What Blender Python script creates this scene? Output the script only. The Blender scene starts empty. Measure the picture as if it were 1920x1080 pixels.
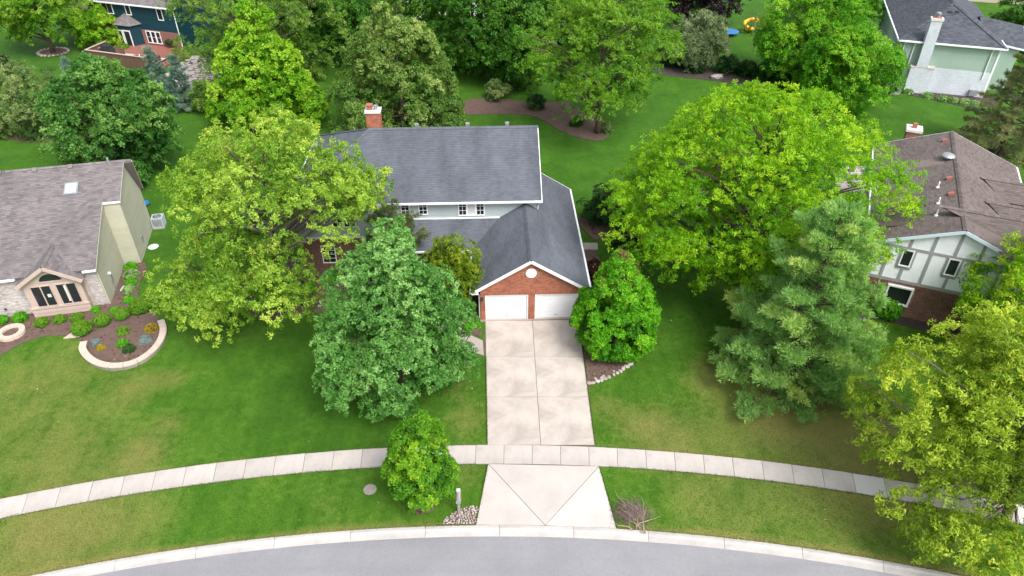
import bpy, math, random
import numpy as np
from mathutils import Vector, Matrix

# ------------------------------------------------------------------ camera, light, exposure
scn = bpy.context.scene
R = math.radians
cam = bpy.data.cameras.new("camera"); camo = bpy.data.objects.new("camera", cam)
scn.collection.objects.link(camo)
camo.location = (0, 0, 30.7); camo.rotation_euler = (R(90 - 36.75), 0, 0)
cam.sensor_width = 36; cam.lens = 25.61; cam.clip_start = .1; cam.clip_end = 3000
scn.camera = camo
SUN_EL, SUN_AZ = 52, 145            # degrees; azimuth clockwise from +Y (behind and to the side of the camera)
world = bpy.data.worlds.new("World"); scn.world = world; world.use_nodes = True
wn = world.node_tree.nodes; wl = world.node_tree.links
bg = wn["Background"]
sky = wn.new("ShaderNodeTexSky"); sky.sky_type = 'NISHITA'; sky.sun_disc = False
sky.sun_elevation = R(SUN_EL); sky.sun_rotation = R(SUN_AZ); sky.air_density = 1.0; sky.dust_density = 4.0; sky.ozone_density = 1.0
hs = wn.new("ShaderNodeHueSaturation"); hs.inputs['Saturation'].default_value = .42   # high thin overcast
wl.new(sky.outputs[0], hs.inputs['Color']); wl.new(hs.outputs[0], bg.inputs['Color'])
bg.inputs['Strength'].default_value = .15
sun = bpy.data.lights.new("sun", 'SUN'); suno = bpy.data.objects.new("sun", sun); scn.collection.objects.link(suno)
sun.energy = 1.5; sun.angle = R(26); sun.color = (1, .98, .955)
sd = Vector((math.cos(R(SUN_EL)) * math.sin(R(SUN_AZ)), math.cos(R(SUN_EL)) * math.cos(R(SUN_AZ)), math.sin(R(SUN_EL))))
suno.rotation_euler = sd.to_track_quat('Z', 'Y').to_euler(); suno.location = (0, 0, 80)
scn.view_settings.view_transform = 'Standard'; scn.view_settings.look = 'None'
scn.view_settings.gamma = 1; scn.view_settings.exposure = 0.95
scn.render.engine = 'CYCLES'; scn.cycles.max_bounces = 6; scn.cycles.transparent_max_bounces = 4

COL = scn.collection
rnd = random.Random(7)

# ------------------------------------------------------------------ helpers: colours, materials
def s2l(c): return c / 12.92 if c <= .04045 else ((c + .055) / 1.055) ** 2.4
def C(r, g, b, k=1.0): return (s2l(r / 255) * k, s2l(g / 255) * k, s2l(b / 255) * k, 1)

def newmat(name):
    m = bpy.data.materials.new(name); m.use_nodes = True
    nt = m.node_tree; b = nt.nodes["Principled BSDF"]
    return m, nt, b
def nd(nt, t, **kw):
    n = nt.nodes.new(t)
    for k, v in kw.items(): setattr(n, k, v)
    return n
def ramp(nt, fac, stops):
    r = nd(nt, "ShaderNodeValToRGB"); e = r.color_ramp.elements
    e[0].position, e[0].color = stops[0]; e[1].position, e[1].color = stops[-1]
    for p, c in stops[1:-1]:
        x = e.new(p); x.color = c
    nt.links.new(fac, r.inputs[0]); return r.outputs[0]
def noise(nt, scale, detail=4, rough=.6, vec=None, dist=0):
    n = nd(nt, "ShaderNodeTexNoise"); n.inputs['Scale'].default_value = scale; n.inputs['Detail'].default_value = detail
    n.inputs['Roughness'].default_value = rough; n.inputs['Distortion'].default_value = dist
    if vec is not None: nt.links.new(vec, n.inputs['Vector'])
    return n.outputs['Fac']
def coords(nt, scale=(1, 1, 1), kind='Object'):
    t = nd(nt, "ShaderNodeTexCoord"); m = nd(nt, "ShaderNodeMapping"); m.inputs['Scale'].default_value = scale
    nt.links.new(t.outputs[kind], m.inputs[0]); return m.outputs[0]
def mix(nt, fac, a, b, mode='MIX'):
    m = nd(nt, "ShaderNodeMix", data_type='RGBA', blend_type=mode)
    for s, v in ((0, fac), (6, a), (7, b)):
        if hasattr(v, 'links') or hasattr(v, 'is_linked'): nt.links.new(v, m.inputs[s])
        else: m.inputs[s].default_value = v
    return m.outputs[2]
def math_(nt, op, a, b=0.):
    m = nd(nt, "ShaderNodeMath", operation=op)
    for i, v in enumerate((a, b)):
        if hasattr(v, 'is_linked'): nt.links.new(v, m.inputs[i])
        else: m.inputs[i].default_value = v
    return m.outputs[0]
def bump(nt, b, h, strength=.3, dist=.02):
    n = nd(nt, "ShaderNodeBump"); n.inputs['Strength'].default_value = strength; n.inputs['Distance'].default_value = dist
    nt.links.new(h, n.inputs['Height']); nt.links.new(n.outputs[0], b.inputs['Normal'])

def flat(name, c, rough=.6, var=.12, scale=3., metal=0., bmp=.0, fine=40.):
    """paint, metal, plastic: one colour with soft grime"""
    m, nt, b = newmat(name); v = coords(nt)
    lo = tuple(x * (1 - var) for x in c[:3]) + (1,); hi = tuple(min(1, x * (1 + var)) for x in c[:3]) + (1,)
    f = math_(nt, 'ADD', math_(nt, 'MULTIPLY', noise(nt, scale, 5, .65, v), .7), math_(nt, 'MULTIPLY', noise(nt, fine, 2, .5, v), .3))
    nt.links.new(ramp(nt, f, [(.3, lo), (.7, hi)]), b.inputs['Base Color'])
    b.inputs['Roughness'].default_value = rough; b.inputs['Metallic'].default_value = metal
    if bmp: bump(nt, b, noise(nt, fine, 3, .6, v), bmp, .01)
    return m
def islands(name, cols, rough=.85, streak=None, amount=.35, spec=.3, stain=None, sscale=.5):
    """shingles, bricks, boards, stones: a colour per piece plus weathering"""
    m, nt, b = newmat(name); g = nd(nt, "ShaderNodeNewGeometry")
    n = len(cols); base = ramp(nt, g.outputs['Random Per Island'], [(i / (n - 1), c) for i, c in enumerate(cols)])
    v = coords(nt, streak or (1, 1, 1))
    w = noise(nt, sscale, 5, .6, v, .5)
    dark = mix(nt, 1.0, base, (1 - amount, 1 - amount, 1 - amount, 1), 'MULTIPLY')
    lite = mix(nt, 1.0, base, (1 + amount * .5,) * 3 + (1,), 'MULTIPLY')
    c = mix(nt, ramp(nt, w, [(.35, (0, 0, 0, 1)), (.68, (1, 1, 1, 1))]), dark, lite)
    sp = noise(nt, 60, 2, .6, coords(nt))
    c = mix(nt, .22, c, ramp(nt, sp, [(.3, (.0, .0, .0, 1)), (.7, (.6, .6, .6, 1))]), 'OVERLAY')
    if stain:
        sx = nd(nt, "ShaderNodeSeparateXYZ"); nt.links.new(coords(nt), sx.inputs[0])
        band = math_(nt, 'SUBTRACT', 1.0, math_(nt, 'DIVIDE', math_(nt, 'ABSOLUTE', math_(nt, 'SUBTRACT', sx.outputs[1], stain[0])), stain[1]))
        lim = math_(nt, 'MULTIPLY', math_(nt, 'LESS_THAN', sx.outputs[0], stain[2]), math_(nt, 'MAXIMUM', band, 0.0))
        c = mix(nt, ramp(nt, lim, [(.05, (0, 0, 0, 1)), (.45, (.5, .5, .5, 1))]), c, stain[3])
    nt.links.new(c, b.inputs['Base Color']); b.inputs['Roughness'].default_value = rough
    b.inputs['Specular IOR Level'].default_value = spec
    return m
def leafmat(name, cols, k=1.0, trans=.38, spread=.3):
    m, nt, b = newmat(name)
    a = nd(nt, "ShaderNodeAttribute", attribute_name="tint"); g = nd(nt, "ShaderNodeNewGeometry")
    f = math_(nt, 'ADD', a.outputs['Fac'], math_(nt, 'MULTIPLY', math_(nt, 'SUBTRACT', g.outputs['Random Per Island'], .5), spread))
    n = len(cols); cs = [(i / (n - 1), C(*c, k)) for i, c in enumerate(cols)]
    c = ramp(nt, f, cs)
    nt.links.new(c, b.inputs['Base Color']); b.inputs['Roughness'].default_value = .5; b.inputs['Specular IOR Level'].default_value = .28
    t = nd(nt, "ShaderNodeBsdfTranslucent")
    nt.links.new(mix(nt, 1.0, c, (1.05, 1.12, .45, 1), 'MULTIPLY'), t.inputs['Color'])
    ms = nd(nt, "ShaderNodeMixShader"); ms.inputs[0].default_value = trans
    nt.links.new(b.outputs[0], ms.inputs[1]); nt.links.new(t.outputs[0], ms.inputs[2])
    nt.links.new(ms.outputs[0], nt.nodes["Material Output"].inputs['Surface'])
    return m

MAT = {}
MAT['white'] = flat('white_paint', (.78, .79, .8, 1), .45, .05)
MAT['whited'] = flat('white_door_paint', (.74, .75, .76, 1), .4, .04, 1.2)
MAT['glass'] = flat('window_glass', (.018, .022, .026, 1), .04, .3, .8)
MAT['curtain'] = flat('curtain_cloth', (.55, .56, .55, 1), .8, .15, 6)
MAT['bark'] = flat('bark', (.085, .062, .045, 1), .9, .35, 4, 0, .5, 25)
MAT['barkg'] = flat('grey_bark', (.15, .125, .105, 1), .9, .3, 4, 0, .5, 25)
MAT['metal'] = flat('grey_metal', (.42, .43, .44, 1), .4, .15, 4, .6)
MAT['darkmetal'] = flat('dark_metal', (.05, .053, .058, 1), .45, .2, 4, .3)
MAT['acunit'] = flat('air_conditioner_paint', (.42, .46, .47, 1), .5, .1)
MAT['redvent'] = flat('red_brown_vent_paint', (.36, .13, .085, 1), .6, .15)
MAT['soil'] = flat('bare_soil', (.105, .075, .05, 1), .95, .35, 5, 0, .4, 40)
MAT['dkwood'] = flat('dark_stained_wood', (.13, .07, .05, 1), .7, .3, 6)
MAT['redwood'] = flat('red_stained_wood', (.27, .105, .075, 1), .65, .25, 6)
MAT['taupe'] = flat('taupe_trim_paint', (.47, .37, .32, 1), .6, .06)
MAT['yellow'] = flat('yellow_plastic', (.8, .42, .04, 1), .4, .08)
MAT['blue'] = flat('blue_plastic', (.03, .18, .45, 1), .4, .1)
MAT['teal'] = flat('teal_plastic', (.01, .2, .2, 1), .4, .1)
MAT['flue'] = flat('terracotta_flue', (.32, .12, .075, 1), .8, .2, 8)
MAT['cap'] = flat('mortar_cap', (.62, .58, .55, 1), .85, .2, 6, 0, .3)
MAT['mortar'] = flat('mortar', (.36, .29, .25, 1), .95, .12, 8)
MAT['mortarw'] = flat('pale_mortar', (.46, .46, .48, 1), .95, .1, 8)
MAT['brick'] = islands('red_brick', [(.25, .08, .045, 1), (.38, .125, .068, 1), (.45, .165, .092, 1), (.31, .10, .06, 1)], .85, None, .18)
MAT['brickbrown'] = islands('brown_brick', [(.10, .045, .032, 1), (.19, .085, .06, 1), (.26, .12, .085, 1), (.13, .06, .048, 1)], .85, None, .2)
MAT['brickpink'] = islands('pink_brick', [(.25, .1, .08, 1), (.33, .14, .11, 1), (.29, .12, .1, 1)], .85, None, .15)
MAT['brickpale'] = islands('pale_mixed_brick', [(.42, .36, .33, 1), (.55, .50, .47, 1), (.62, .58, .55, 1), (.36, .29, .26, 1), (.5, .46, .44, 1)], .9, None, .15)
MAT['brickwhite'] = islands('white_painted_brick', [(.60, .645, .70, 1), (.67, .71, .77, 1), (.71, .75, .80, 1)], .8, None, .1)
MAT['sh_slate'] = islands('slate_grey_shingles', [(.104, .115, .138, 1), (.117, .128, .153, 1), (.13, .142, .168, 1), (.11, .121, .145, 1)], .9, (1, .3, .3), .24, .25, None, .6)
MAT['sh_grey'] = islands('warm_grey_shingles', [(.145, .13, .135, 1), (.19, .17, .17, 1), (.235, .205, .205, 1), (.165, .15, .155, 1)], .92, (1, .5, .5), .18, .2, None, .4)
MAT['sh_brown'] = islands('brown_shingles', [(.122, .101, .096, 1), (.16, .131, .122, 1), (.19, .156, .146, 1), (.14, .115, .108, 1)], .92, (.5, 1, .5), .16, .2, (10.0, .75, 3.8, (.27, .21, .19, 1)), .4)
MAT['sh_charcoal'] = islands('charcoal_shingles', [(.06, .066, .08, 1), (.085, .093, .11, 1), (.11, .118, .138, 1), (.074, .08, .096, 1)], .92, None, .12, .2)
MAT['sid_grey'] = islands('blue_grey_siding', [(.40, .455, .47, 1), (.42, .475, .49, 1)], .6, None, .08)
MAT['sid_beige'] = islands('sage_beige_siding', [(.46, .45, .34, 1), (.49, .48, .37, 1)], .65, None, .1)
MAT['sid_green'] = islands('pale_green_siding', [(.32, .43, .36, 1), (.34, .45, .38, 1)], .65, None, .06)
MAT['sid_teal'] = islands('dark_teal_siding', [(.007, .04, .058, 1), (.01, .05, .068, 1)], .5, None, .1)
MAT['stucco'] = flat('white_stucco', (.82, .84, .88, 1), .9, .05, 2, 0, .4, 60)
MAT['timber'] = flat('grey_timber_board', (.31, .305, .315, 1), .75, .1, 5)
MAT['rock'] = islands('field_stone', [(.26, .2, .175, 1), (.42, .36, .32, 1), (.5, .46, .43, 1), (.33, .3, .29, 1), (.38, .27, .23, 1)], .9, None, .2)
MAT['flag'] = islands('flagstone', [(.52, .44, .40, 1), (.62, .55, .51, 1), (.45, .38, .35, 1)], .9, None, .2)
MAT['blockcap'] = flat('wall_cap_concrete', (.52, .42, .35, 1), .9, .12, 4, 0, .3)
MAT['block'] = flat('wall_block_concrete', (.24, .21, .19, 1), .9, .2, 5, 0, .3)

def concrete(name, c, stain=.35, warm=(.40, .25, .15, 1)):
    m, nt, b = newmat(name); v = coords(nt, kind='Object'); g = nd(nt, "ShaderNodeObjectInfo")
    base = mix(nt, g.outputs['Random'], tuple(x * .93 for x in c[:3]) + (1,), tuple(min(1, x * 1.05) for x in c[:3]) + (1,))
    n1 = noise(nt, .55, 6, .65, v, .4); n2 = noise(nt, 5, 6, .7, v); n3 = noise(nt, 70, 2, .6, v)
    c1 = mix(nt, ramp(nt, n1, [(.4, (0, 0, 0, 1)), (.68, (stain, stain, stain, 1))]), base, tuple(x * .62 for x in c[:3]) + (1,))
    c2 = mix(nt, ramp(nt, n2, [(.55, (0, 0, 0, 1)), (.8, (stain, stain, stain, 1))]), c1, tuple(x * .72 for x in c[:3]) + (1,))
    n4 = noise(nt, 1.3, 5, .7, v, 1.2)
    c2 = mix(nt, ramp(nt, n4, [(.68, (0, 0, 0, 1)), (.85, (.3, .3, .3, 1))]), c2, warm)
    c3 = mix(nt, .25, c2, ramp(nt, n3, [(.3, (.25, .25, .25, 1)), (.7, (.75, .75, .75, 1))]), 'OVERLAY')
    nt.links.new(c3, b.inputs['Base Color']); b.inputs['Roughness'].default_value = .9; b.inputs['Specular IOR Level'].default_value = .25
    bump(nt, b, n2, .15, .01); return m
MAT['drive'] = concrete('driveway_concrete', (.50, .44, .395, 1), .9)
MAT['apron'] = concrete('apron_concrete', (.51, .465, .435, 1), .4)
MAT['walk'] = concrete('sidewalk_concrete', (.46, .42, .39, 1), .6)
MAT['walknew'] = concrete('fresh_concrete', (.54, .525, .51, 1), .2)
MAT['kerb'] = concrete('kerb_concrete', (.45, .425, .405, 1), .6)
MAT['pad'] = concrete('pad_concrete', (.40, .34, .31, 1), .4)

def asphalt():
    m, nt, b = newmat('aged_asphalt'); v = coords(nt)
    n1 = noise(nt, .22, 5, .6, v, .3); n2 = noise(nt, 45, 3, .7, v); n3 = noise(nt, 2.2, 6, .7, v, .5)
    c = ramp(nt, n1, [(.3, (.20, .199, .212, 1)), (.7, (.265, .264, .277, 1))])
    c = mix(nt, ramp(nt, n3, [(.5, (0, 0, 0, 1)), (.75, (.5, .5, .5, 1))]), c, (.205, .205, .22, 1))
    n5 = noise(nt, 1.0, 5, .6, coords(nt, (.06, 1.5, 1)), .3)
    c = mix(nt, ramp(nt, n5, [(.45, (0, 0, 0, 1)), (.7, (.55, .55, .55, 1))]), c, (.19, .192, .212, 1))
    c = mix(nt, .5, c, ramp(nt, n2, [(.3, (.2, .2, .2, 1)), (.7, (.8, .8, .8, 1))]), 'OVERLAY')
    nt.links.new(c, b.inputs['Base Color']); b.inputs['Roughness'].default_value = .9; bump(nt, b, n2, .3, .01); return m
MAT['asphalt'] = asphalt()

def lawnmat():
    m, nt, b = newmat('mown_grass'); v = coords(nt)
    dry = nd(nt, "ShaderNodeAttribute", attribute_name="dry"); lush_shaded = nd(nt, "ShaderNodeAttribute", attribute_name="lush_shaded")
    n1 = noise(nt, .35, 6, .62, v, .6); n2 = noise(nt, 2.6, 6, .7, v, .3); n3 = noise(nt, 16, 4, .75, v); n4 = noise(nt, 26, 4, .8, v)
    f = math_(nt, 'ADD', math_(nt, 'MULTIPLY', n1, .36), math_(nt, 'ADD', math_(nt, 'MULTIPLY', n2, .3), math_(nt, 'MULTIPLY', n3, .34)))
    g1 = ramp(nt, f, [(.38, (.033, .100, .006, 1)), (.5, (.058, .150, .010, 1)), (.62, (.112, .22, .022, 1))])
    g2 = ramp(nt, f, [(.38, (.026, .086, .006, 1)), (.5, (.041, .122, .009, 1)), (.62, (.074, .172, .017, 1))])  # deep turf green, darkened further to paint in the backyard trees' shade
    g = mix(nt, lush_shaded.outputs['Fac'], g1, g2)
    wv = nd(nt, "ShaderNodeTexWave"); wv.inputs['Scale'].default_value = .3; wv.inputs['Distortion'].default_value = .7; wv.inputs['Detail'].default_value = 2
    nt.links.new(coords(nt, (1, .35, 1)), wv.inputs['Vector'])
    g = mix(nt, math_(nt, 'MULTIPLY', math_(nt, 'MULTIPLY', wv.outputs['Fac'], .2), math_(nt, 'SUBTRACT', 1.15, lush_shaded.outputs['Fac'])), g, (.105, .21, .02, 1))
    d = math_(nt, 'ADD', dry.outputs['Fac'], math_(nt, 'MULTIPLY', math_(nt, 'SUBTRACT', f, .5), 2.6))
    dc = ramp(nt, n3, [(.3, (.15, .155, .035, 1)), (.7, (.31, .26, .095, 1))])
    g = mix(nt, ramp(nt, d, [(.25, (0, 0, 0, 1)), (1.0, (.8, .8, .8, 1))]), g, dc)
    g = mix(nt, .75, g, ramp(nt, n4, [(.32, (.1, .1, .1, 1)), (.68, (.9, .9, .9, 1))]), 'OVERLAY')
    nt.links.new(g, b.inputs['Base Color']); b.inputs['Roughness'].default_value = .8; b.inputs['Specular IOR Level'].default_value = .15
    hh = math_(nt, 'ADD', n4, math_(nt, 'MULTIPLY', n3, .8)); bump(nt, b, hh, .8, .05); return m
MAT['lawn'] = lawnmat()
def mulchmat(name, c):
    m, nt, b = newmat(name); v = coords(nt)
    n2 = noise(nt, 22, 5, .75, v, .5); n1 = noise(nt, 1.2, 4, .6, v)
    k = ramp(nt, n2, [(.3, tuple(x * .45 for x in c[:3]) + (1,)), (.55, c), (.78, tuple(x * 1.9 for x in c[:3]) + (1,))])
    k = mix(nt, ramp(nt, n1, [(.4, (0, 0, 0, 1)), (.8, (.5, .5, .5, 1))]), k, tuple(x * 1.4 for x in c[:3]) + (1,))
    nt.links.new(k, b.inputs['Base Color']); b.inputs['Roughness'].default_value = .95; bump(nt, b, n2, .8, .05); return m
MAT['mulch'] = mulchmat('bark_mulch', (.135, .085, .068, 1))
MAT['mulchd'] = mulchmat('dark_bark_mulch', (.06, .045, .042, 1))
MAT['chips'] = islands('mulch_chips', [(.07, .04, .032, 1), (.14, .085, .066, 1), (.22, .15, .12, 1)], .95)

# ------------------------------------------------------------------ helpers: objects and meshes
def link(o, parent=None):
    COL.objects.link(o)
    if parent is not None: o.parent = parent
    return o
def tag(o, label=None, cat=None, group=None, kind=None):
    if label: o["label"] = label
    if cat: o["category"] = cat
    if group: o["group"] = group
    if kind: o["kind"] = kind
    return o
def root(name, loc, rz=0, label=None, cat=None, group=None):
    o = bpy.data.objects.new(name, None); o.empty_display_size = .3
    o.location = loc; o.rotation_euler = (0, 0, rz); link(o); return tag(o, label, cat, group)
def mobj(name, V, F, mat, parent=None, smooth=False, kind=None, loc=None):
    me = bpy.data.meshes.new(name); me.from_pydata([tuple(v) for v in V], [], F); me.materials.append(MAT[mat] if isinstance(mat, str) else mat)
    if smooth: me.polygons.foreach_set('use_smooth', [True] * len(me.polygons))
    me.update(); o = bpy.data.objects.new(name, me)
    if loc is not None: o.location = loc
    link(o, parent)
    if kind: o["kind"] = kind
    return o
def inst(name, me, parent, loc, rot=(0, 0, 0), sc=(1, 1, 1)):
    o = bpy.data.objects.new(name, me); o.location = loc; o.rotation_euler = rot; o.scale = sc; link(o, parent); return o

class MB:
    def __init__(s): s.v = []; s.f = []
    def add(s, V, F):
        n = len(s.v); s.v += [tuple(x) for x in V]; s.f += [tuple(i + n for i in f) for f in F]; return s
    def box(s, x0, x1, y0, y1, z0, z1):
        return s.add([(x0, y0, z0), (x1, y0, z0), (x1, y1, z0), (x0, y1, z0), (x0, y0, z1), (x1, y0, z1), (x1, y1, z1), (x0, y1, z1)],
                     [(0, 3, 2, 1), (4, 5, 6, 7), (0, 1, 5, 4), (1, 2, 6, 5), (2, 3, 7, 6), (3, 0, 4, 7)])
    def beam(s, p0, p1, w, h, up=(0, 0, 1)):
        p0 = Vector(p0); p1 = Vector(p1); d = (p1 - p0).normalized(); sx = d.cross(Vector(up))
        if sx.length < 1e-4: sx = d.cross(Vector((1, 0, 0)))
        sx.normalize(); n = sx.cross(d).normalized(); a = sx * w / 2; b = n * h / 2
        V = [p0 - a - b, p0 + a - b, p0 + a + b, p0 - a + b, p1 - a - b, p1 + a - b, p1 + a + b, p1 - a + b]
        return s.add(V, [(0, 1, 2, 3), (7, 6, 5, 4), (0, 4, 5, 1), (1, 5, 6, 2), (2, 6, 7, 3), (3, 7, 4, 0)])
    def prism(s, poly, off):
        """poly: 3D points, off: vector to extrude along"""
        n = len(poly); off = Vector(off); A = [Vector(p) for p in poly]; B = [p + off for p in A]
        F = [tuple(range(n)), tuple(range(2 * n - 1, n - 1, -1))] + [((i + 1) % n, i, n + i, n + (i + 1) % n) for i in range(n)]
        return s.add(A + B, F)
    def tube(s, pts, rad, seg=6, cap=True):
        pts = [Vector(p) for p in pts]; V = []; F = []; m = len(pts)
        for i, p in enumerate(pts):
            d = (pts[min(i + 1, m - 1)] - pts[max(i - 1, 0)]).normalized()
            a = d.cross(Vector((0, 0, 1)) if abs(d.z) < .95 else Vector((1, 0, 0))).normalized(); b = d.cross(a)
            r = rad[i] if hasattr(rad, '__len__') else rad
            for k in range(seg):
                t = 2 * math.pi * k / seg; V.append(p + a * (r * math.cos(t)) + b * (r * math.sin(t)))
        for i in range(m - 1):
            for k in range(seg):
                k2 = (k + 1) % seg; F.append((i * seg + k, i * seg + k2, (i + 1) * seg + k2, (i + 1) * seg + k))
        if cap: F.append(tuple(range(seg - 1, -1, -1))); F.append(tuple((m - 1) * seg + k for k in range(seg)))
        return s.add(V, F)
    def lathe(s, prof, seg=20, c=(0, 0, 0)):
        V = []; F = []; m = len(prof)
        for r, z in prof:
            for k in range(seg):
                t = 2 * math.pi * k / seg; V.append((c[0] + r * math.cos(t), c[1] + r * math.sin(t), c[2] + z))
        for i in range(m - 1):
            for k in range(seg):
                k2 = (k + 1) % seg; F.append((i * seg + k, i * seg + k2, (i + 1) * seg + k2, (i + 1) * seg + k))
        F.append(tuple(range(seg - 1, -1, -1))); F.append(tuple((m - 1) * seg + k for k in range(seg)))
        return s.add(V, F)
    def build(s, name, mat, parent=None, smooth=False, kind=None, loc=None): return mobj(name, s.v, s.f, mat, parent, smooth, kind, loc)
def B(*a): return MB().box(*a)

def clip(poly, conv):
    """clip 2D polygon by convex CCW polygon"""
    out = poly; n = len(conv)
    for i in range(n):
        ax, ay = conv[i]; bx, by = conv[(i + 1) % n]; ex, ey = bx - ax, by - ay
        d = [ex * (p[1] - ay) - ey * (p[0] - ax) for p in out]
        if min(d) >= 0: continue
        if max(d) <= 0: return []
        res = []
        for j in range(len(out)):
            k = (j + 1) % len(out)
            if d[j] >= 0: res.append(out[j])
            if (d[j] >= 0) != (d[k] >= 0):
                t = d[j] / (d[j] - d[k]); res.append((out[j][0] + t * (out[k][0] - out[j][0]), out[j][1] + t * (out[k][1] - out[j][1])))
        out = res
        if len(out) < 3: return []
    return out
def plane_frame(poly):
    P = [Vector(p) for p in poly]; n = Vector((0, 0, 0))
    for i in range(1, len(P) - 1): n += (P[i] - P[0]).cross(P[i + 1] - P[0])
    n.normalize()
    ex = Vector((0, 0, 1)).cross(n)
    if ex.length < 1e-5: ex = Vector((1, 0, 0))
    ex.normalize(); ey = n.cross(ex); return P, n, ex, ey
def tiles(poly, ch, tw, l0, l1, gap=0., jit=0., holes=(), seed=1, half=.5, base=0., sides='all'):
    """courses of separate pieces (shingles, bricks, boards) covering a convex planar polygon (CCW seen from outside)"""
    rg = random.Random(seed); P, n, ex, ey = plane_frame(poly)
    P0 = min(P, key=lambda p: p.dot(ey)); o = P0
    q = [((p - o).dot(ex), (p - o).dot(ey)) for p in P]
    x0, x1 = min(a for a, b in q), max(a for a, b in q); y1 = max(b for a, b in q)
    mb = MB(); row = 0; y = 0.
    V = mb.v; F = mb.f
    while y < y1 - .01:
        w = tw or (x1 - x0 + .1); x = x0 - (0 if not tw else w * ((row * half) % 1.0 + (rg.random() * .5 if jit else 0)))
        while x < x1:
            ww = w * (1 + (rg.uniform(-jit, jit) if jit else 0))
            r = clip([(x + gap / 2, y + gap / 2), (x + ww - gap / 2, y + gap / 2), (x + ww - gap / 2, y + ch - gap / 2), (x + gap / 2, y + ch - gap / 2)], q)
            x += ww
            if not r: continue
            mx = sum(a for a, b in r) / len(r); my = sum(b for a, b in r) / len(r)
            if holes:
                pc = o + ex * mx + ey * my
                if any(h(pc) for h in holes): continue
            k = len(V); m = len(r)
            for a, b in r:
                l = l0 + (l1 - l0) * (b - y) / ch; V.append(tuple(o + ex * a + ey * b + n * (l + base)))
            F.append(tuple(range(k, k + m)))
            if sides == 'none': continue
            lo = y + gap / 2 + 1e-4
            for i in range(m):
                j = (i + 1) % m
                if sides == 'front' and (r[i][1] > lo or r[j][1] > lo): continue
                q0 = len(V)
                for a, b in (r[i], r[j]): V.append(tuple(o + ex * a + ey * b + n * (base - .002)))
                F.append((k + j, k + i, q0, q0 + 1))
        y += ch; row += 1
    return mb
def roof(parent, polys, mat, shingle=True, ch=.145, tw=.33, th=.14, seed=1, name='roof'):
    """one roof slope: deck slab (part) with shingles (sub-part)"""
    d = MB(); s = MB()
    for i, p in enumerate(polys):
        P, n, ex, ey = plane_frame(p)
        if n.z < 0: p = p[::-1]; n = -n
        d.prism([Vector(v) - n * .001 for v in p][::-1], -n * th)
        if shingle:
            t = tiles(p, ch, tw, .017, .006, .006, .12, seed=seed + i, sides='front'); s.add(t.v, t.f)
    o = d.build(name, mat, parent)
    if shingle: s.build('shingles', mat, o, kind='stuff')
    return o
def ridge_cap(parent, p0, p1, mat, drop=.1, w=.17, seg=.28):
    p0 = Vector(p0); p1 = Vector(p1); L = (p1 - p0).length; d = (p1 - p0) / L; sx = d.cross(Vector((0, 0, 1))).normalized(); mb = MB()
    k = int(L / seg)
    for i in range(k):
        a = p0 + d * (i * L / k); b = p0 + d * ((i + 1.15) * L / k); u0 = Vector((0, 0, .035)); u1 = Vector((0, 0, .05))
        V = [a + u1, b + u0, a + sx * w - Vector((0, 0, drop - .045)), b + sx * w - Vector((0, 0, drop - .03)), a - sx * w - Vector((0, 0, drop - .045)), b - sx * w - Vector((0, 0, drop - .03))]
        mb.add(V, [(0, 1, 3, 2), (1, 0, 4, 5)])
    return mb.build('ridge_cap', mat, parent, kind='stuff')
def clad(parent, poly, mat, kind, name=None, holes=(), seed=3):
    """brick or board cladding on a wall polygon (CCW from outside)"""
    if kind == 'brick': t = tiles(poly, .076, .22, .008, .008, .012, .02, holes, seed, sides='all' if mat == 'brick' else 'none')
    elif kind == 'board': t = tiles(poly, .19, None, .034, .004, 0, 0, holes, seed, sides='front')
    return t.build(name or ('bricks' if kind == 'brick' else 'siding'), mat, parent, kind='stuff')
def window(parent, c, ex, n, w, h, nx=1, ny=1, fw=.07, mat='white', pane='glass', name='window', dep=.06, mw=.03):
    c = Vector(c); ex = Vector(ex).normalized(); n = Vector(n).normalized(); up = Vector((0, 0, 1))
    f = MB(); W, H = w / 2, h / 2
    def bar(a0, b0, a1, b1, t, d): f.beam(c + ex * a0 + up * b0 + n * d / 2, c + ex * a1 + up * b1 + n * d / 2, t, d, n)
    bar(-W, H - fw / 2, W, H - fw / 2, fw, dep); bar(-W, -H + fw / 2, W, -H + fw / 2, fw, dep + .03)
    bar(-W + fw / 2, -H + fw, -W + fw / 2, H - fw, fw, dep); bar(W - fw / 2, -H + fw, W - fw / 2, H - fw, fw, dep)
    o = f.build(name, mat, parent)
    p = MB(); iw, ih = W - fw, H - fw
    p.prism([c + ex * a + up * b + n * .028 for a, b in ((-iw, -ih), (iw, -ih), (iw, ih), (-iw, ih))], -n * .02)
    p.build('pane', pane, o)
    for i in range(1, nx):
        f = MB(); a = -iw + 2 * iw * i / nx; f.beam(c + ex * a - up * ih + n * .033, c + ex * a + up * ih + n * .033, mw, .02, n); f.build('muntin', mat, o)
    for i in range(1, ny):
        f = MB(); b = -ih + 2 * ih * i / ny; f.beam(c - ex * iw + up * b + n * .036, c + ex * iw + up * b + n * .036, mw, .02, n); f.build('muntin', mat, o)
    return o
def gutter(parent, p0, p1, mat='white', w=.12, h=.12): return MB().beam(p0, p1, w, h).build('gutter', mat, parent)
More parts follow.
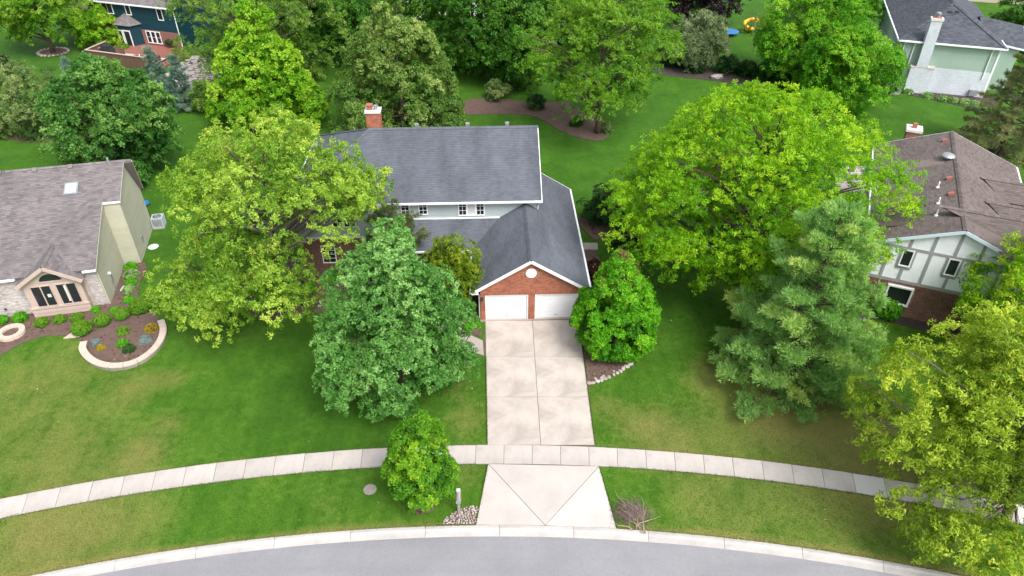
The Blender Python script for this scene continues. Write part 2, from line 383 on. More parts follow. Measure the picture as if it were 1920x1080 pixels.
def spline(pts, n=8, closed=True):
    out = []; m = len(pts)
    for i in range(m if closed else m - 1):
        g = lambda k: pts[k % m] if closed else pts[max(0, min(m - 1, k))]
        p0, p1, p2, p3 = [np.array(g(i + k), float) for k in (-1, 0, 1, 2)]
        for j in range(n):
            t = j / n; out.append(tuple(.5 * ((2 * p1) + (-p0 + p2) * t + (2 * p0 - 5 * p1 + 4 * p2 - p3) * t * t + (-p0 + 3 * p1 - 3 * p2 + p3) * t ** 3)))
    if not closed: out.append(tuple(pts[-1]))
    return out
def inside(x, y, poly):
    r = False; j = len(poly) - 1
    for i in range(len(poly)):
        xi, yi = poly[i][:2]; xj, yj = poly[j][:2]
        if (yi > y) != (yj > y) and x < (xj - xi) * (y - yi) / (yj - yi) + xi: r = not r
        j = i
    return r
BEDS = []
def bed(name, pts, mat='mulch', z=.05, chips=900, smooth=True, seed=5):
    rg = random.Random(seed); P = spline(pts, 6) if smooth else pts
    P = [(x + rg.uniform(-.05, .05), y + rg.uniform(-.05, .05)) for x, y in P]
    ar = sum(P[i][0] * P[(i + 1) % len(P)][1] - P[(i + 1) % len(P)][0] * P[i][1] for i in range(len(P)))
    if ar < 0: P = P[::-1]
    BEDS.append(np.array(P)); n = len(P); cx = sum(p[0] for p in P) / n; cy = sum(p[1] for p in P) / n
    V = [(x, y, z) for x, y in P] + [(x + (x - cx) * .004, y + (y - cy) * .004, -.05) for x, y in P]
    o = mobj(name, V, [tuple(range(n))] + [(i, n + i, n + (i + 1) % n, (i + 1) % n) for i in range(n)], mat, kind='structure')
    xs = [p[0] for p in P]; ys = [p[1] for p in P]; mb = MB(); k = 0
    while k < chips:
        x, y = rg.uniform(min(xs), max(xs)), rg.uniform(min(ys), max(ys))
        if not inside(x, y, P): k += .3; continue
        a = rg.uniform(0, 6.28); l = rg.uniform(.03, .09); w = l * rg.uniform(.3, .6); ti = rg.uniform(-.03, .03); c_, s_ = math.cos(a), math.sin(a)
        mb.add([(x - c_ * l + s_ * w, y - s_ * l - c_ * w, z + .015 - ti), (x + c_ * l + s_ * w, y + s_ * l - c_ * w, z + .015 + ti), (x + c_ * l - s_ * w, y + s_ * l + c_ * w, z + .03 + ti), (x - c_ * l - s_ * w, y - s_ * l + c_ * w, z + .03 - ti)], [(0, 1, 2, 3)]); k += 1
    if mb.v: mb.build('mulch_chips', 'chips', o, kind='stuff')
    return o

# ------------------------------------------------------------------ ground, road, pavements (arc about CX, CY)
CX, CY = -.75, -64.5
R_ROAD, R_KERB, R_SW0, R_SW1 = 85.64, 86.16, 89.96, 91.25
def pol(r, th): return (CX + r * math.sin(th), CY + r * math.cos(th))
def dryness(x, y):
    dry = np.full(len(x), .04); lush_shaded = np.zeros(len(x))
    for gx, gy, gr, am in [(-23, 20.6, 3.2, .75), (-19, 21.6, 3, .5), (-24, 26.2, 3.5, .5), (-22.5, 31.1, 1.6, .5), (-19.9, 26.2, 1.4, .75), (-28, 32.4, 4, .45), (-25.2, 35, 2.2, .25),
        (-20.6, 32, 1.1, .55), (-19.3, 28.5, 1.0, .5), (-2.4, 28.7, 1.4, .6), (5.3, 29.8, 1.2, .5), (12.2, 32.4, 1.8, .75), (13.9, 28.5, 2.4, .6), (16.7, 29.8, 3.4, .62), (17.1, 22.8, 4, .6), (10.5, 23.1, 3.5, .5),
        (9, 27.6, 2.6, .55), (19.9, 26.9, 3, .7), (-3.2, 31.5, 1.2, .45), (16.5, 33.5, 2.4, .45), (-9, 22.8, 3, .25), (-1.9, 25, 1.3, .5), (7, 28, 2, .4), (22, 24, 4, .5), (-30, 27, 5, .3)]:
        dry += am * np.exp(-((x - gx) ** 2 + (y - gy) ** 2) / (gr * gr))
    dry += .75 * np.exp(-((np.hypot(x - CX, y - CY) - R_KERB) / .22) ** 2) + .35 * np.exp(-((np.hypot(x - CX, y - CY) - R_SW1) / .16) ** 2)
    lush_shaded = np.clip((y - 34) / 12, 0, 1) * .95 + 1.05 * np.exp(-((x + 10) ** 2 / 80 + (y - 32) ** 2 / 60)) + .6 * np.exp(-((x - 9) ** 2 / 14 + (y - 37) ** 2 / 60)); lush_shaded = np.clip(lush_shaded, 0, 1)  # backyard ramp carries painted tree shade; the patches add greener turf
    return dry, lush_shaded
def build_ground():
    mobj('ground', [(-900, -900, -.45), (900, -900, -.45), (900, 900, -.45), (-900, 900, -.45)], [(0, 1, 2, 3)], 'soil', kind='structure')
    rs = np.concatenate([np.arange(R_KERB - .01, 190, .55), np.geomspace(190, 560, 14)]); th = np.radians(np.arange(-46, 46.01, .36))
    RR, TT = np.meshgrid(rs, th, indexing='ij'); X = CX + RR * np.sin(TT); Y = CY + RR * np.cos(TT); nr, ntt = RR.shape
    V = np.stack([X, Y, np.zeros_like(X)], -1).reshape(-1, 3)
    i, j = np.meshgrid(np.arange(nr - 1), np.arange(ntt - 1), indexing='ij'); a = i * ntt + j
    F = np.stack([a, a + 1, a + ntt + 1, a + ntt], -1).reshape(-1, 4)[:, ::-1]
    o = npmesh('lawn', V, F, MAT['lawn']); o["kind"] = 'structure'
    x, y = V[:, 0], V[:, 1]
    dry, lush_shaded = dryness(x, y)
    for nm, d in (('dry', dry), ('lush_shaded', lush_shaded)):
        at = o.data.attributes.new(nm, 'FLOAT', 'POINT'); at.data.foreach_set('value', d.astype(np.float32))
def npmesh(name, V, F, mat, parent=None, smooth=False):
    me = bpy.data.meshes.new(name); nv, nf = len(V), len(F); k = F.shape[1]
    me.vertices.add(nv); me.vertices.foreach_set('co', np.ascontiguousarray(V, np.float32).ravel())
    me.loops.add(nf * k); me.loops.foreach_set('vertex_index', np.ascontiguousarray(F, np.int32).ravel())
    me.polygons.add(nf); me.polygons.foreach_set('loop_start', np.arange(0, nf * k, k, dtype=np.int32))
    me.polygons.foreach_set('use_smooth', np.full(nf, smooth)); me.materials.append(mat); me.update(calc_edges=True)
    o = bpy.data.objects.new(name, me); return link(o, parent)
build_ground()
def ring(name, r0, r1, t0, t1, z, mat, step=.5, kind='structure'):
    n = int((t1 - t0) / step); V = []; F = []
    for i in range(n + 1):
        t = R(t0 + (t1 - t0) * i / n); V += [pol(r0, t) + (z,), pol(r1, t) + (z,)]
        if i: F.append((2 * i - 2, 2 * i, 2 * i + 1, 2 * i - 1))
    return mobj(name, V, F, mat, kind=kind)
ring('road', 70, R_ROAD + .03, -46, 46, -.125, 'asphalt')
# sidewalk: a soil bed with single slabs on it
sw = ring('sidewalk', R_SW0 - .05, R_SW1 + .05, -32, 34, .006, 'soil')
dth = 1.525 / 90.6; k0 = -28
for k in range(k0, 36):
    t0 = .0035 + k * dth; gap = .0085 / 90
    pts = []
    for rr, sgn in ((R_SW0, 1), (R_SW1, -1)):
        seq = [t0 + gap * 1.3, t0 + dth * .5, t0 + dth - gap * 1.3]
        for t in (seq if sgn > 0 else seq[::-1]): pts.append(pol(rr, t))
    cx = sum(p[0] for p in pts) / 6; cy = sum(p[1] for p in pts) / 6
    mb = MB().prism([(p[0] - cx, p[1] - cy, .032) for p in pts], (0, 0, -.09)); dz = rnd.uniform(-.006, .006)
    o = mb.build('slab', 'walk' if k not in (12, 17) else 'walknew', sw, loc=(cx, cy, dz))
# kerb: cast segments with a sloping face and gutter pan
kb = ring('kerb', R_ROAD - .02, R_KERB + .03, -30, 32, -.16, 'soil')
seg_len = 3.62
for k in range(-12, 14):
    t0 = (k * seg_len + .15) / 86; t1 = t0 + (seg_len - .018) / 86; V = []; F = []
    prof = [(R_KERB, -.16), (R_KERB, .018), (R_KERB - .17, .024), (R_KERB - .27, -.07), (R_KERB - .54, -.112), (R_KERB - .54, -.17)]
    N = 5; m = len(prof); c0 = pol(86, (t0 + t1) / 2)
    for i in range(N):
        t = t0 + (t1 - t0) * i / (N - 1)
        for rr, z in prof:
            p = pol(rr, t); V.append((p[0] - c0[0], p[1] - c0[1], z))
    for i in range(N - 1):
        for j in range(m):
            j2 = (j + 1) % m; F.append((i * m + j, i * m + j2, (i + 1) * m + j2, (i + 1) * m + j))
    F += [tuple(range(m - 1, -1, -1)), tuple((N - 1) * m + j for j in range(m))]
    mobj('kerb_stone', V, F, 'kerb', kb, loc=(c0[0], c0[1], 0))
# driveway panels and street apron
dw = mobj('driveway', [(-1.82, 37.45, .007), (-1.38, 26.7, .007), (4.58, 26.7, .007), (4.56, 37.6, .007)], [(0, 1, 2, 3)], 'soil', kind='structure')
def lerp(a, b, t): return (a[0] + (b[0] - a[0]) * t, a[1] + (b[1] - a[1]) * t)
def panel(parent, pts, mat, z=.034, inset=.014, name='panel'):
    cx = sum(p[0] for p in pts) / len(pts); cy = sum(p[1] for p in pts) / len(pts); out = []
    n = len(pts)
    for i in range(n):
        a, b, c_ = Vector(pts[i - 1]), Vector(pts[i]), Vector(pts[(i + 1) % n]); d1 = (b - a).normalized(); d2 = (c_ - b).normalized()
        n1 = Vector((-d1.y, d1.x)); n2 = Vector((-d2.y, d2.x)); bi = (n1 + n2); bi = bi / max(.3, bi.length_squared / 2); q = b + bi * inset
        out.append((q.x - cx, q.y - cy, z))
    return MB().prism(out, (0, 0, -.1)).build(name, mat, parent, loc=(cx, cy, 0))
ys = [26.75, 30.4, 33.92, 37.46]
Lx = lambda y: -1.34 - (y - 26.75) * .0405; Rx = lambda y: 4.52 - (y - 26.75) * .0085; Mx = lambda y: 1.575 - (y - 26.75) * .021
for i in range(3):
    a, b = ys[i], ys[i + 1]; t = .12 if i == 2 else 0
    panel(dw, [(Lx(a), a), (Mx(a), a), (Mx(b), b), (Lx(b), b)], 'drive'); panel(dw, [(Mx(a), a), (Rx(a), a), (Rx(b), b + t), (Mx(b), b)], 'drive')
y0 = lambda x: CY + math.sqrt((R_SW0 - .01) ** 2 - (x - CX) ** 2); yk = lambda x: CY + math.sqrt((R_KERB + .012) ** 2 - (x - CX) ** 2)
TL, TR, BL, BR, AP = (-1.27, y0(-1.27)), (4.62, y0(4.62)), (-1.77, yk(-1.77)), (5.10, yk(5.1)), (1.63, yk(1.63))
ap = mobj('street_apron', [BL + (.007,), (BR[0], BR[1], .007), (TR[0], TR[1], .007), (TL[0], TL[1], .007)], [(0, 1, 2, 3)], 'soil', kind='structure')
panel(ap, [TL, BL, AP], 'apron'); panel(ap, [TL, AP, TR], 'apron'); panel(ap, [TR, AP, BR], 'apron')
# front walk beside the garage
fw = mobj('front_walk', [(-1.6, 35.3, .006), (-1.58, 33.95, .006), (-3.1, 34.55, .006), (-5.6, 37.4, .006), (-5.2, 40.6, .006), (-3.9, 40.6, .006), (-4.2, 37.6, .006), (-2.7, 36.1, .006)][::-1], [tuple(range(8))], 'soil', kind='structure')
for q in ([(-1.86, 35.45), (-2.75, 36.05), (-3.1, 34.6), (-1.75, 34.0)], [(-2.78, 36.1), (-4.15, 37.6), (-5.5, 37.3), (-3.15, 34.62)], [(-4.15, 37.65), (-4.0, 40.6), (-5.2, 40.6), (-5.5, 37.4)]):
    panel(fw, q, 'pad', .03)
# planting beds
bed('mulch_bed', [(-17, 37.7), (-18.3, 39.9), (-18, 43.6), (-15.2, 45), (-12.5, 45), (-8, 45), (-3, 45), (-2.0, 42), (-2.2, 37.7), (-1.98, 36), (-2.7, 36.2), (-4.1, 37.8), (-6, 38.3), (-9.3, 38.1), (-11.5, 38.5), (-14.3, 38.1)], chips=2600)
bed('mulch_bed', [(4.66, 37.5), (4.62, 34.9), (4.56, 31.5), (5.1, 31.65), (6.1, 32.25), (7.0, 32.95), (7.7, 33.9), (8.1, 35.2), (7.6, 37), (6.4, 38.2)], chips=900, seed=8)
bed('mulch_bed', [(5.2, 50.5), (6.2, 50.8), (7, 52), (9.2, 52.2), (9.6, 49.8), (8.6, 47.6), (7.2, 47.2), (6.2, 47.6), (5.6, 49)], chips=500, seed=9)
bed('mulch_bed', [(5.1, 38.5), (5.1, 45.5), (6.2, 45.6), (6.6, 43.6), (6.6, 40.5), (6.0, 38.6)], chips=400, seed=10)
bed('mulch_bed', [(-5.2, 74.4), (-3.2, 75.3), (0, 74.9), (2.4, 74), (5.7, 74.2), (8.6, 71.1), (9.7, 67.6), (9, 65.4), (7.5, 65), (5.2, 66.6), (2.2, 70.6), (-1.7, 71.2), (-5.2, 71.3)], chips=700, seed=11)
bed('mulch_bed', [(16.4, 88), (19.2, 86.6), (23.7, 84.2), (28.4, 81.6), (29.5, 79.5), (27.5, 78.3), (23.1, 80.5), (17.9, 82.2), (15.8, 84.2)], 'mulchd', chips=300, seed=12)
bed('mulch_bed', [(-36, 36.9), (-33.6, 34), (-32.2, 33.9), (-31.3, 35.2), (-30.1, 35.9), (-28.6, 35.9), (-27.3, 35.2), (-26.6, 34.0), (-25.5, 33.2), (-24.3, 32.85), (-23.2, 33.15), (-22.6, 34.1), (-22.55, 35.7), (-23.1, 37), (-24.2, 38.5), (-25.4, 39.2), (-26.3, 41.2), (-26.9, 43.9), (-28.4, 44.4), (-28.3, 40), (-29, 38.9), (-34.5, 38.4), (-37, 38)], chips=1600, seed=13)
bed('mulch_bed', [(42.0, 77.6), (43.2, 76.4), (45.7, 74.6), (48.5, 72.6), (50.4, 72.9), (52.4, 75), (51.6, 76), (46, 77.6), (42.5, 78.8)], 'mulchd', chips=250, seed=14)
bed('mulch_bed', [(-49.5, 66.2), (-48.0, 64.9), (-45.5, 64.6), (-43.9, 65.6), (-44.5, 67.4), (-47, 68.2)], 'mulch', chips=150, seed=15)
bed('mulch_bed', [(-5.1, 22.6), (-4.5, 22.3), (-3.9, 22.6), (-3.8, 23.1), (-4.4, 23.4), (-5.0, 23.2)], 'mulch', chips=60, seed=16)
bed('mulch_bed', [(-58.7, 89.5), (-57, 88.6), (-55.4, 89.4), (-55.6, 90.9), (-57.2, 91.6), (-58.6, 90.8)], 'mulch', chips=60, seed=17)
bed('mulch_bed', [(22.6, 37.5), (24.5, 37.6), (27.5, 36), (31, 34.4), (31.8, 35.8), (27, 38.6), (23.2, 40.2)], 'mulchd', chips=200, seed=18)

# ------------------------------------------------------------------ the brick and grey-sided house with the two-door garage
X, Y_, Z_ = Vector((1, 0, 0)), Vector((0, 1, 0)), Vector((0, 0, 1)); FR = Vector((0, -1, 0))
def main_house():
    h = root('garage_house', (0, 37.5, 0), R(2.1), 'grey-sided two-storey house with slate roof and red brick double garage', 'house')
    # bodies
    b = MB(); b.box(-2.06, 4.46, .32, 6.95, 0, 2.6); b.box(2.0, 4.46, 6.95, 12.9, 0, 2.6)
    b.prism([(-2.06, .32, 2.6), (4.46, .32, 2.6), (4.46, .32, 2.72), (1.2, .32, 4.75), (-2.06, .32, 2.72)], (0, 6.6, 0)); b.build('wall', 'mortar', h)
    # front brick skin around the doors
    doors = [(-1.74, 1.06), (1.50, 4.32)]; dh = 2.14
    sk = MB(); sk.box(-2.06, -1.74, 0, .3, .1, dh); sk.box(1.06, 1.50, 0, .3, .1, dh); sk.box(4.32, 4.46, 0, .3, .1, dh)
    sk.prism([(-2.06, 0, dh), (4.46, 0, dh), (4.46, 0, 2.72), (1.2, 0, 4.77), (-2.06, 0, 2.72)], (0, .3, 0)); gw = sk.build('gable_wall', 'mortar', h)
    vent = lambda p: (p.x - 1.22) ** 2 + (p.z - 3.86) ** 2 < .44 ** 2
    for a0, a1 in ((-2.06, -1.74), (1.06, 1.50), (4.32, 4.46)): clad(gw, [(a0, 0, .1), (a1, 0, .1), (a1, 0, dh), (a0, 0, dh)], 'brick', 'brick')
    clad(gw, [(-2.06, 0, dh + .215), (4.46, 0, dh + .215), (4.46, 0, 2.72), (1.2, 0, 4.77), (-2.06, 0, 2.72)], 'brick', 'brick', holes=[vent])
    tiles([(-2.06, 0, dh), (4.46, 0, dh), (4.46, 0, dh + .215), (-2.06, 0, dh + .215)], .215, .076, .014, .014, .012, .02, seed=9).build('soldier_course', 'brick', gw, kind='stuff')
    mb = MB()
    for k in range(28):
        t = 2 * math.pi * k / 28; c = Vector((1.22 + .40 * math.cos(t), -.008, 3.86 + .40 * math.sin(t))); d = Vector((math.cos(t), 0, math.sin(t)))
        mb.beam(c - d * .055, c + d * .055, .075, .02, (0, -1, 0))
    mb.build('brick_ring', 'brick', gw, kind='stuff')
    v = MB()
    n = 28; V = [(1.22 + .34 * math.cos(2 * math.pi * k / n), 0, 3.86 + .34 * math.sin(2 * math.pi * k / n)) for k in range(n)]
    v.prism(V, (0, -.04, 0)); vo = v.build('round_vent', 'white', h)
    rg = MB(); rg.tube([Vector((1.22 + .33 * math.cos(2 * math.pi * k / 24), -.045, 3.86 + .33 * math.sin(2 * math.pi * k / 24))) for k in range(25)], .03, 6, False); rg.build('rim', 'white', vo)
    for k in range(-3, 4):
        w = math.sqrt(.30 ** 2 - (k * .085) ** 2); MB().beam((1.22 - w, -.05, 3.86 + k * .085), (1.22 + w, -.05, 3.86 + k * .085), .03, .05).build('louvre', 'white', vo)
    MB().box(-2.1, 4.5, -.03, .28, 0, .1).build('foundation', 'pad', h)
    for a, c in doors:
        f = MB(); f.box(a, a + .06, .02, .2, .034, dh); f.box(c - .06, c, .02, .2, .034, dh); f.box(a + .06, c - .06, .02, .2, dh - .07, dh)
        g = f.build('garage_door', 'white', h)
        ph = (dh - .07 - .05) / 4
        for k in range(4):
            z0 = .05 + k * ph; p = MB(); p.box(a + .065, c - .065, .14, .18, z0 + .006, z0 + ph - .006)
            p.box(a + .1, c - .1, .132, .14, z0 + .05, z0 + ph - .05)
            p.build('door_panel', 'whited', g)
        MB().box(a + .065, c - .065, .125, .18, .034, .053).build('weather_seal', 'darkmetal', g)
        MB().box((a + c) / 2 - .1, (a + c) / 2 + .1, .10, .132, .35, .39).build('handle', 'metal', g)
    MB().box(-2.02, -1.86, -.14, .0, 1.75, 2.0).build('wall_lamp', 'darkmetal', h)
    # garage and side roof
    s = .63; zr = lambda a: 4.95 - s * abs(a - 1.2)
    P = lambda a, b_: (a, b_, zr(a))
    roof(h, [[P(1.2, -.25), P(5.02, -.25), P(5.02, 6.95), P(1.2, 6.95)], [P(2.0, 6.95), P(5.02, 6.95), P(5.02, 13.1), P(2.0, 13.1)]], 'sh_slate', seed=11)
    roof(h, [[P(-2.62, -.25), P(1.2, -.25), P(1.2, 6.92), P(-.72, 6.92), P(-2.62, 4.72)]], 'sh_slate', seed=12)
    ridge_cap(h, (1.2, -.25, 4.96), (1.2, 6.9, 4.96), 'sh_slate')
    for sx, e in ((-1, -2.62), (1, 5.02)):
        MB().beam((1.2, -.265, 4.87), (e, -.265, zr(e) - .08), .04, .2, (0, 0, 1)).build('rake_board', 'white', h)
        MB().box(e - .45 if sx > 0 else e, e if sx > 0 else e + .45, -.24, .0, zr(e) - .16, zr(e) - .02).build('cornice_return', 'white', h)
    gutter(h, (5.09, -.22, 2.5), (5.09, 13.05, 2.5)); gutter(h, (-2.69, -.22, 2.5), (-2.69, 4.6, 2.5))
    MB().beam((5.02, 13.12, 2.47), (2.1, 13.12, 4.3), .04, .18).build('rake_board', 'white', h)
    # porch roof
    pz = lambda b_: 2.55 + .55 * (b_ - 4.72)
    roof(h, [[(-8.6, 4.72, pz(4.72)), (-2.6, 4.72, pz(4.72)), (-.7, 6.92, pz(6.92)), (-8.6, 6.92, pz(6.92))]], 'sh_slate', seed=13)
    gutter(h, (-8.6, 4.66, 2.48), (-2.7, 4.66, 2.48)); MB().box(-8.6, -2.1, 4.8, 6.9, 2.28, 2.36).build('porch_soffit', 'white', h)
    for a in (-7.9, -5.3): MB().box(a - .07, a + .07, 4.82, 4.96, 0, 2.3).build('porch_post', 'white', h)
    MB().box(-8.6, -2.1, 4.75, 6.9, .0, .16).build('porch_slab', 'pad', h)
    d = MB(); d.box(-4.55, -3.55, 6.82, 6.9, .16, 2.25); d = d.build('door', 'white', h); MB().box(-4.45, -3.65, 6.79, 6.82, .2, 2.15).build('door_leaf', 'redwood', d); MB().box(-3.8, -3.74, 6.74, 6.79, 1.1, 1.2).build('handle', 'metal', d)
    # two-storey block
    b = MB(); b.box(-14.75, 2.0, 6.95, 17.0, 0, 5.3); b.box(-14.75, -8.7, 6.35, 6.95, 0, 5.3)
    b.prism([(-14.75, 6.35, 5.3), (-8.7, 6.35, 5.3), (-11.72, 6.35, 6.95)], (0, 3.2, 0)); w = b.build('wall', 'sid_grey', h)
    clad(w, [(-8.7, 6.93, 3.72), (2.0, 6.93, 3.72), (2.0, 6.93, 5.32), (-8.7, 6.93, 5.32)], 'sid_grey', 'board')
    clad(w, [(2.01, 6.93, 3.3), (2.01, 13.5, 3.3), (2.01, 13.5, 5.3), (2.01, 6.93, 5.3)], 'sid_grey', 'board')
    clad(w, [(-14.75, 6.34, 2.75), (-8.7, 6.34, 2.75), (-8.7, 6.34, 5.3), (-11.72, 6.34, 6.95), (-14.75, 6.34, 5.3)], 'sid_grey', 'board')
    m_ = MB(); m_.box(-14.8, -8.65, 6.31, 6.345, .0, 2.72); m_ = m_.build('brick_base', 'mortar', h)
    clad(m_, [(-14.8, 6.31, .08), (-8.65, 6.31, .08), (-8.65, 6.31, 2.72), (-14.8, 6.31, 2.72)], 'brickbrown', 'brick')
    m_ = MB(); m_.box(-8.6, -2.1, 6.9, 6.945, .16, 2.5); m_ = m_.build('brick_base', 'mortar', h); clad(m_, [(-8.6, 6.895, .16), (-4.6, 6.895, .16), (-4.6, 6.895, 2.5), (-8.6, 6.895, 2.5)], 'brickbrown', 'brick')
    MB().box(-14.8, -8.65, 6.27, 6.34, 2.72, 2.82).build('sill_band', 'white', h)
    MB().box(-8.68, -.6, 6.84, 6.93, 3.78, 3.88).build('flashing', 'white', h)
    # windows
    window(h, (-7.22, 6.9, 4.67), X, FR, .64, 1.0, 2, 3); window(h, (-5.98, 6.9, 4.67), X, FR, .64, 1.0, 2, 3)
    window(h, (-3.22, 6.9, 4.62), X, FR, .62, 1.16, 2, 3); window(h, (-2.60, 6.9, 4.62), X, FR, .62, 1.16, 1, 1, pane='curtain'); window(h, (-1.98, 6.9, 4.62), X, FR, .62, 1.16, 2, 3)
    for a in (-11.95, -11.1): window(h, (a, 6.31, 4.35), X, FR, .85, 1.45, 2, 4)
    for a in (-12.9, -10.2): window(h, (a, 6.29, 1.4), X, FR, 1.0, 1.5, 2, 4)
    # main roof
    mz = lambda b_: 5.4 + 3. / 5.55 * (b_ - 6.45)
    roof(h, [[(-15.1, 6.45, 5.4), (2.3, 6.45, 5.4), (2.3, 12, 8.4), (-9.9, 12, 8.4)]], 'sh_slate', seed=21)
    roof(h, [[(-15.1, 17.55, 5.4), (-15.1, 6.45, 5.4), (-9.9, 12, 8.4)]], 'sh_slate', seed=22)
    roof(h, [[(2.3, 17.55, 5.4), (-15.1, 17.55, 5.4), (-9.9, 12, 8.4), (2.3, 12, 8.4)]], 'sh_slate', shingle=False)
    wz = lambda a: 7.2 - 1.8 / 3.3 * abs(a + 11.75)
    roof(h, [[(-8.45, 5.9, 5.4), (-8.45, 6.47, 5.4), (-11.75, 9.8, 7.2), (-11.75, 5.9, 7.2)]], 'sh_slate', seed=23)
    roof(h, [[(-15.05, 6.47, 5.4), (-15.05, 5.9, 5.4), (-11.75, 5.9, 7.2), (-11.75, 9.8, 7.2)]], 'sh_slate', seed=24)
    ridge_cap(h, (-9.9, 12, 8.42), (2.3, 12, 8.42), 'sh_slate'); ridge_cap(h, (-15.1, 6.45, 5.42), (-9.9, 12, 8.42), 'sh_slate', .06); ridge_cap(h, (-9.9, 12, 8.42), (-15.1, 17.5, 5.42), 'sh_slate', .06); ridge_cap(h, (-11.75, 5.9, 7.22), (-11.75, 9.7, 7.22), 'sh_slate')
    gutter(h, (-8.35, 6.39, 5.32), (2.36, 6.39, 5.32)); gutter(h, (-15.16, 5.9, 5.32), (-15.16, 17.5, 5.32))
    MB().box(-8.4, 2.25, 6.5, 6.94, 5.2, 5.25).build('soffit', 'white', h)
    for e in (-8.45, -15.05): MB().beam((-11.75, 5.88, 7.11), (e, 5.88, 5.31), .04, .2).build('rake_board', 'white', h)
    MB().box(-8.9, -8.42, 5.86, 6.4, 5.14, 5.32).build('cornice_return', 'white', h)
    for p0, p1 in (((2.32, 6.45, 5.34), (2.32, 12, 8.34)), ((2.32, 12, 8.34), (2.32, 17.5, 5.34))): MB().beam(p0, p1, .05, .16).build('rake_board', 'white', h)
    d = MB(); d.tube([(2.2, 6.4, 5.26), (2.1, 6.6, 5.0), (2.07, 6.86, 4.8), (2.07, 6.86, 4.45)], .045, 6); d.build('downspout', 'white', h)
    d = MB(); d.tube([(-2.72, .1, 2.45), (-2.3, .12, 2.3), (-2.13, .14, 2.1), (-2.13, .14, .1)], .045, 6); d.build('downspout', 'white', h)
    for a in (-6.5, -2.8, .1): MB().box(a - .14, a + .14, 12.3, 12.6, 8.28, 8.52).build('roof_vent', 'metal', h)
    # chimney
    c = MB(); c.box(-10.06, -9.06, 12.15, 12.95, 6.5, 9.5); ch = c.build('chimney', 'mortar', h)
    for q in ([(-10.06, 12.15, 7.9), (-9.06, 12.15, 7.9), (-9.06, 12.15, 9.5), (-10.06, 12.15, 9.5)], [(-9.06, 12.15, 7.9), (-9.06, 12.95, 7.9), (-9.06, 12.95, 9.5), (-9.06, 12.15, 9.5)], [(-10.06, 12.95, 7.9), (-10.06, 12.15, 7.9), (-10.06, 12.15, 9.5), (-10.06, 12.95, 9.5)]): clad(ch, q, 'brick', 'brick')
    MB().prism([(-10.14, 12.07, 9.5), (-8.98, 12.07, 9.5), (-8.98, 13.03, 9.5), (-10.14, 13.03, 9.5)], (0, 0, .13)).build('chimney_cap', 'cap', ch)
    MB().box(-9.95, -9.62, 12.4, 12.72, 9.63, 9.95).build('flue', 'flue', ch); MB().box(-10.02, -9.55, 12.33, 12.79, 9.95, 10.02).build('flue_cover', 'flue', ch)
    f = MB().lathe([(.12, 9.63), (.12, 9.88), (.17, 9.9), (.17, 9.96), (.0, 10.0)], 12, (-9.35, 12.5, 0)); f.build('flue', 'metal', ch)
    return h
main_house()

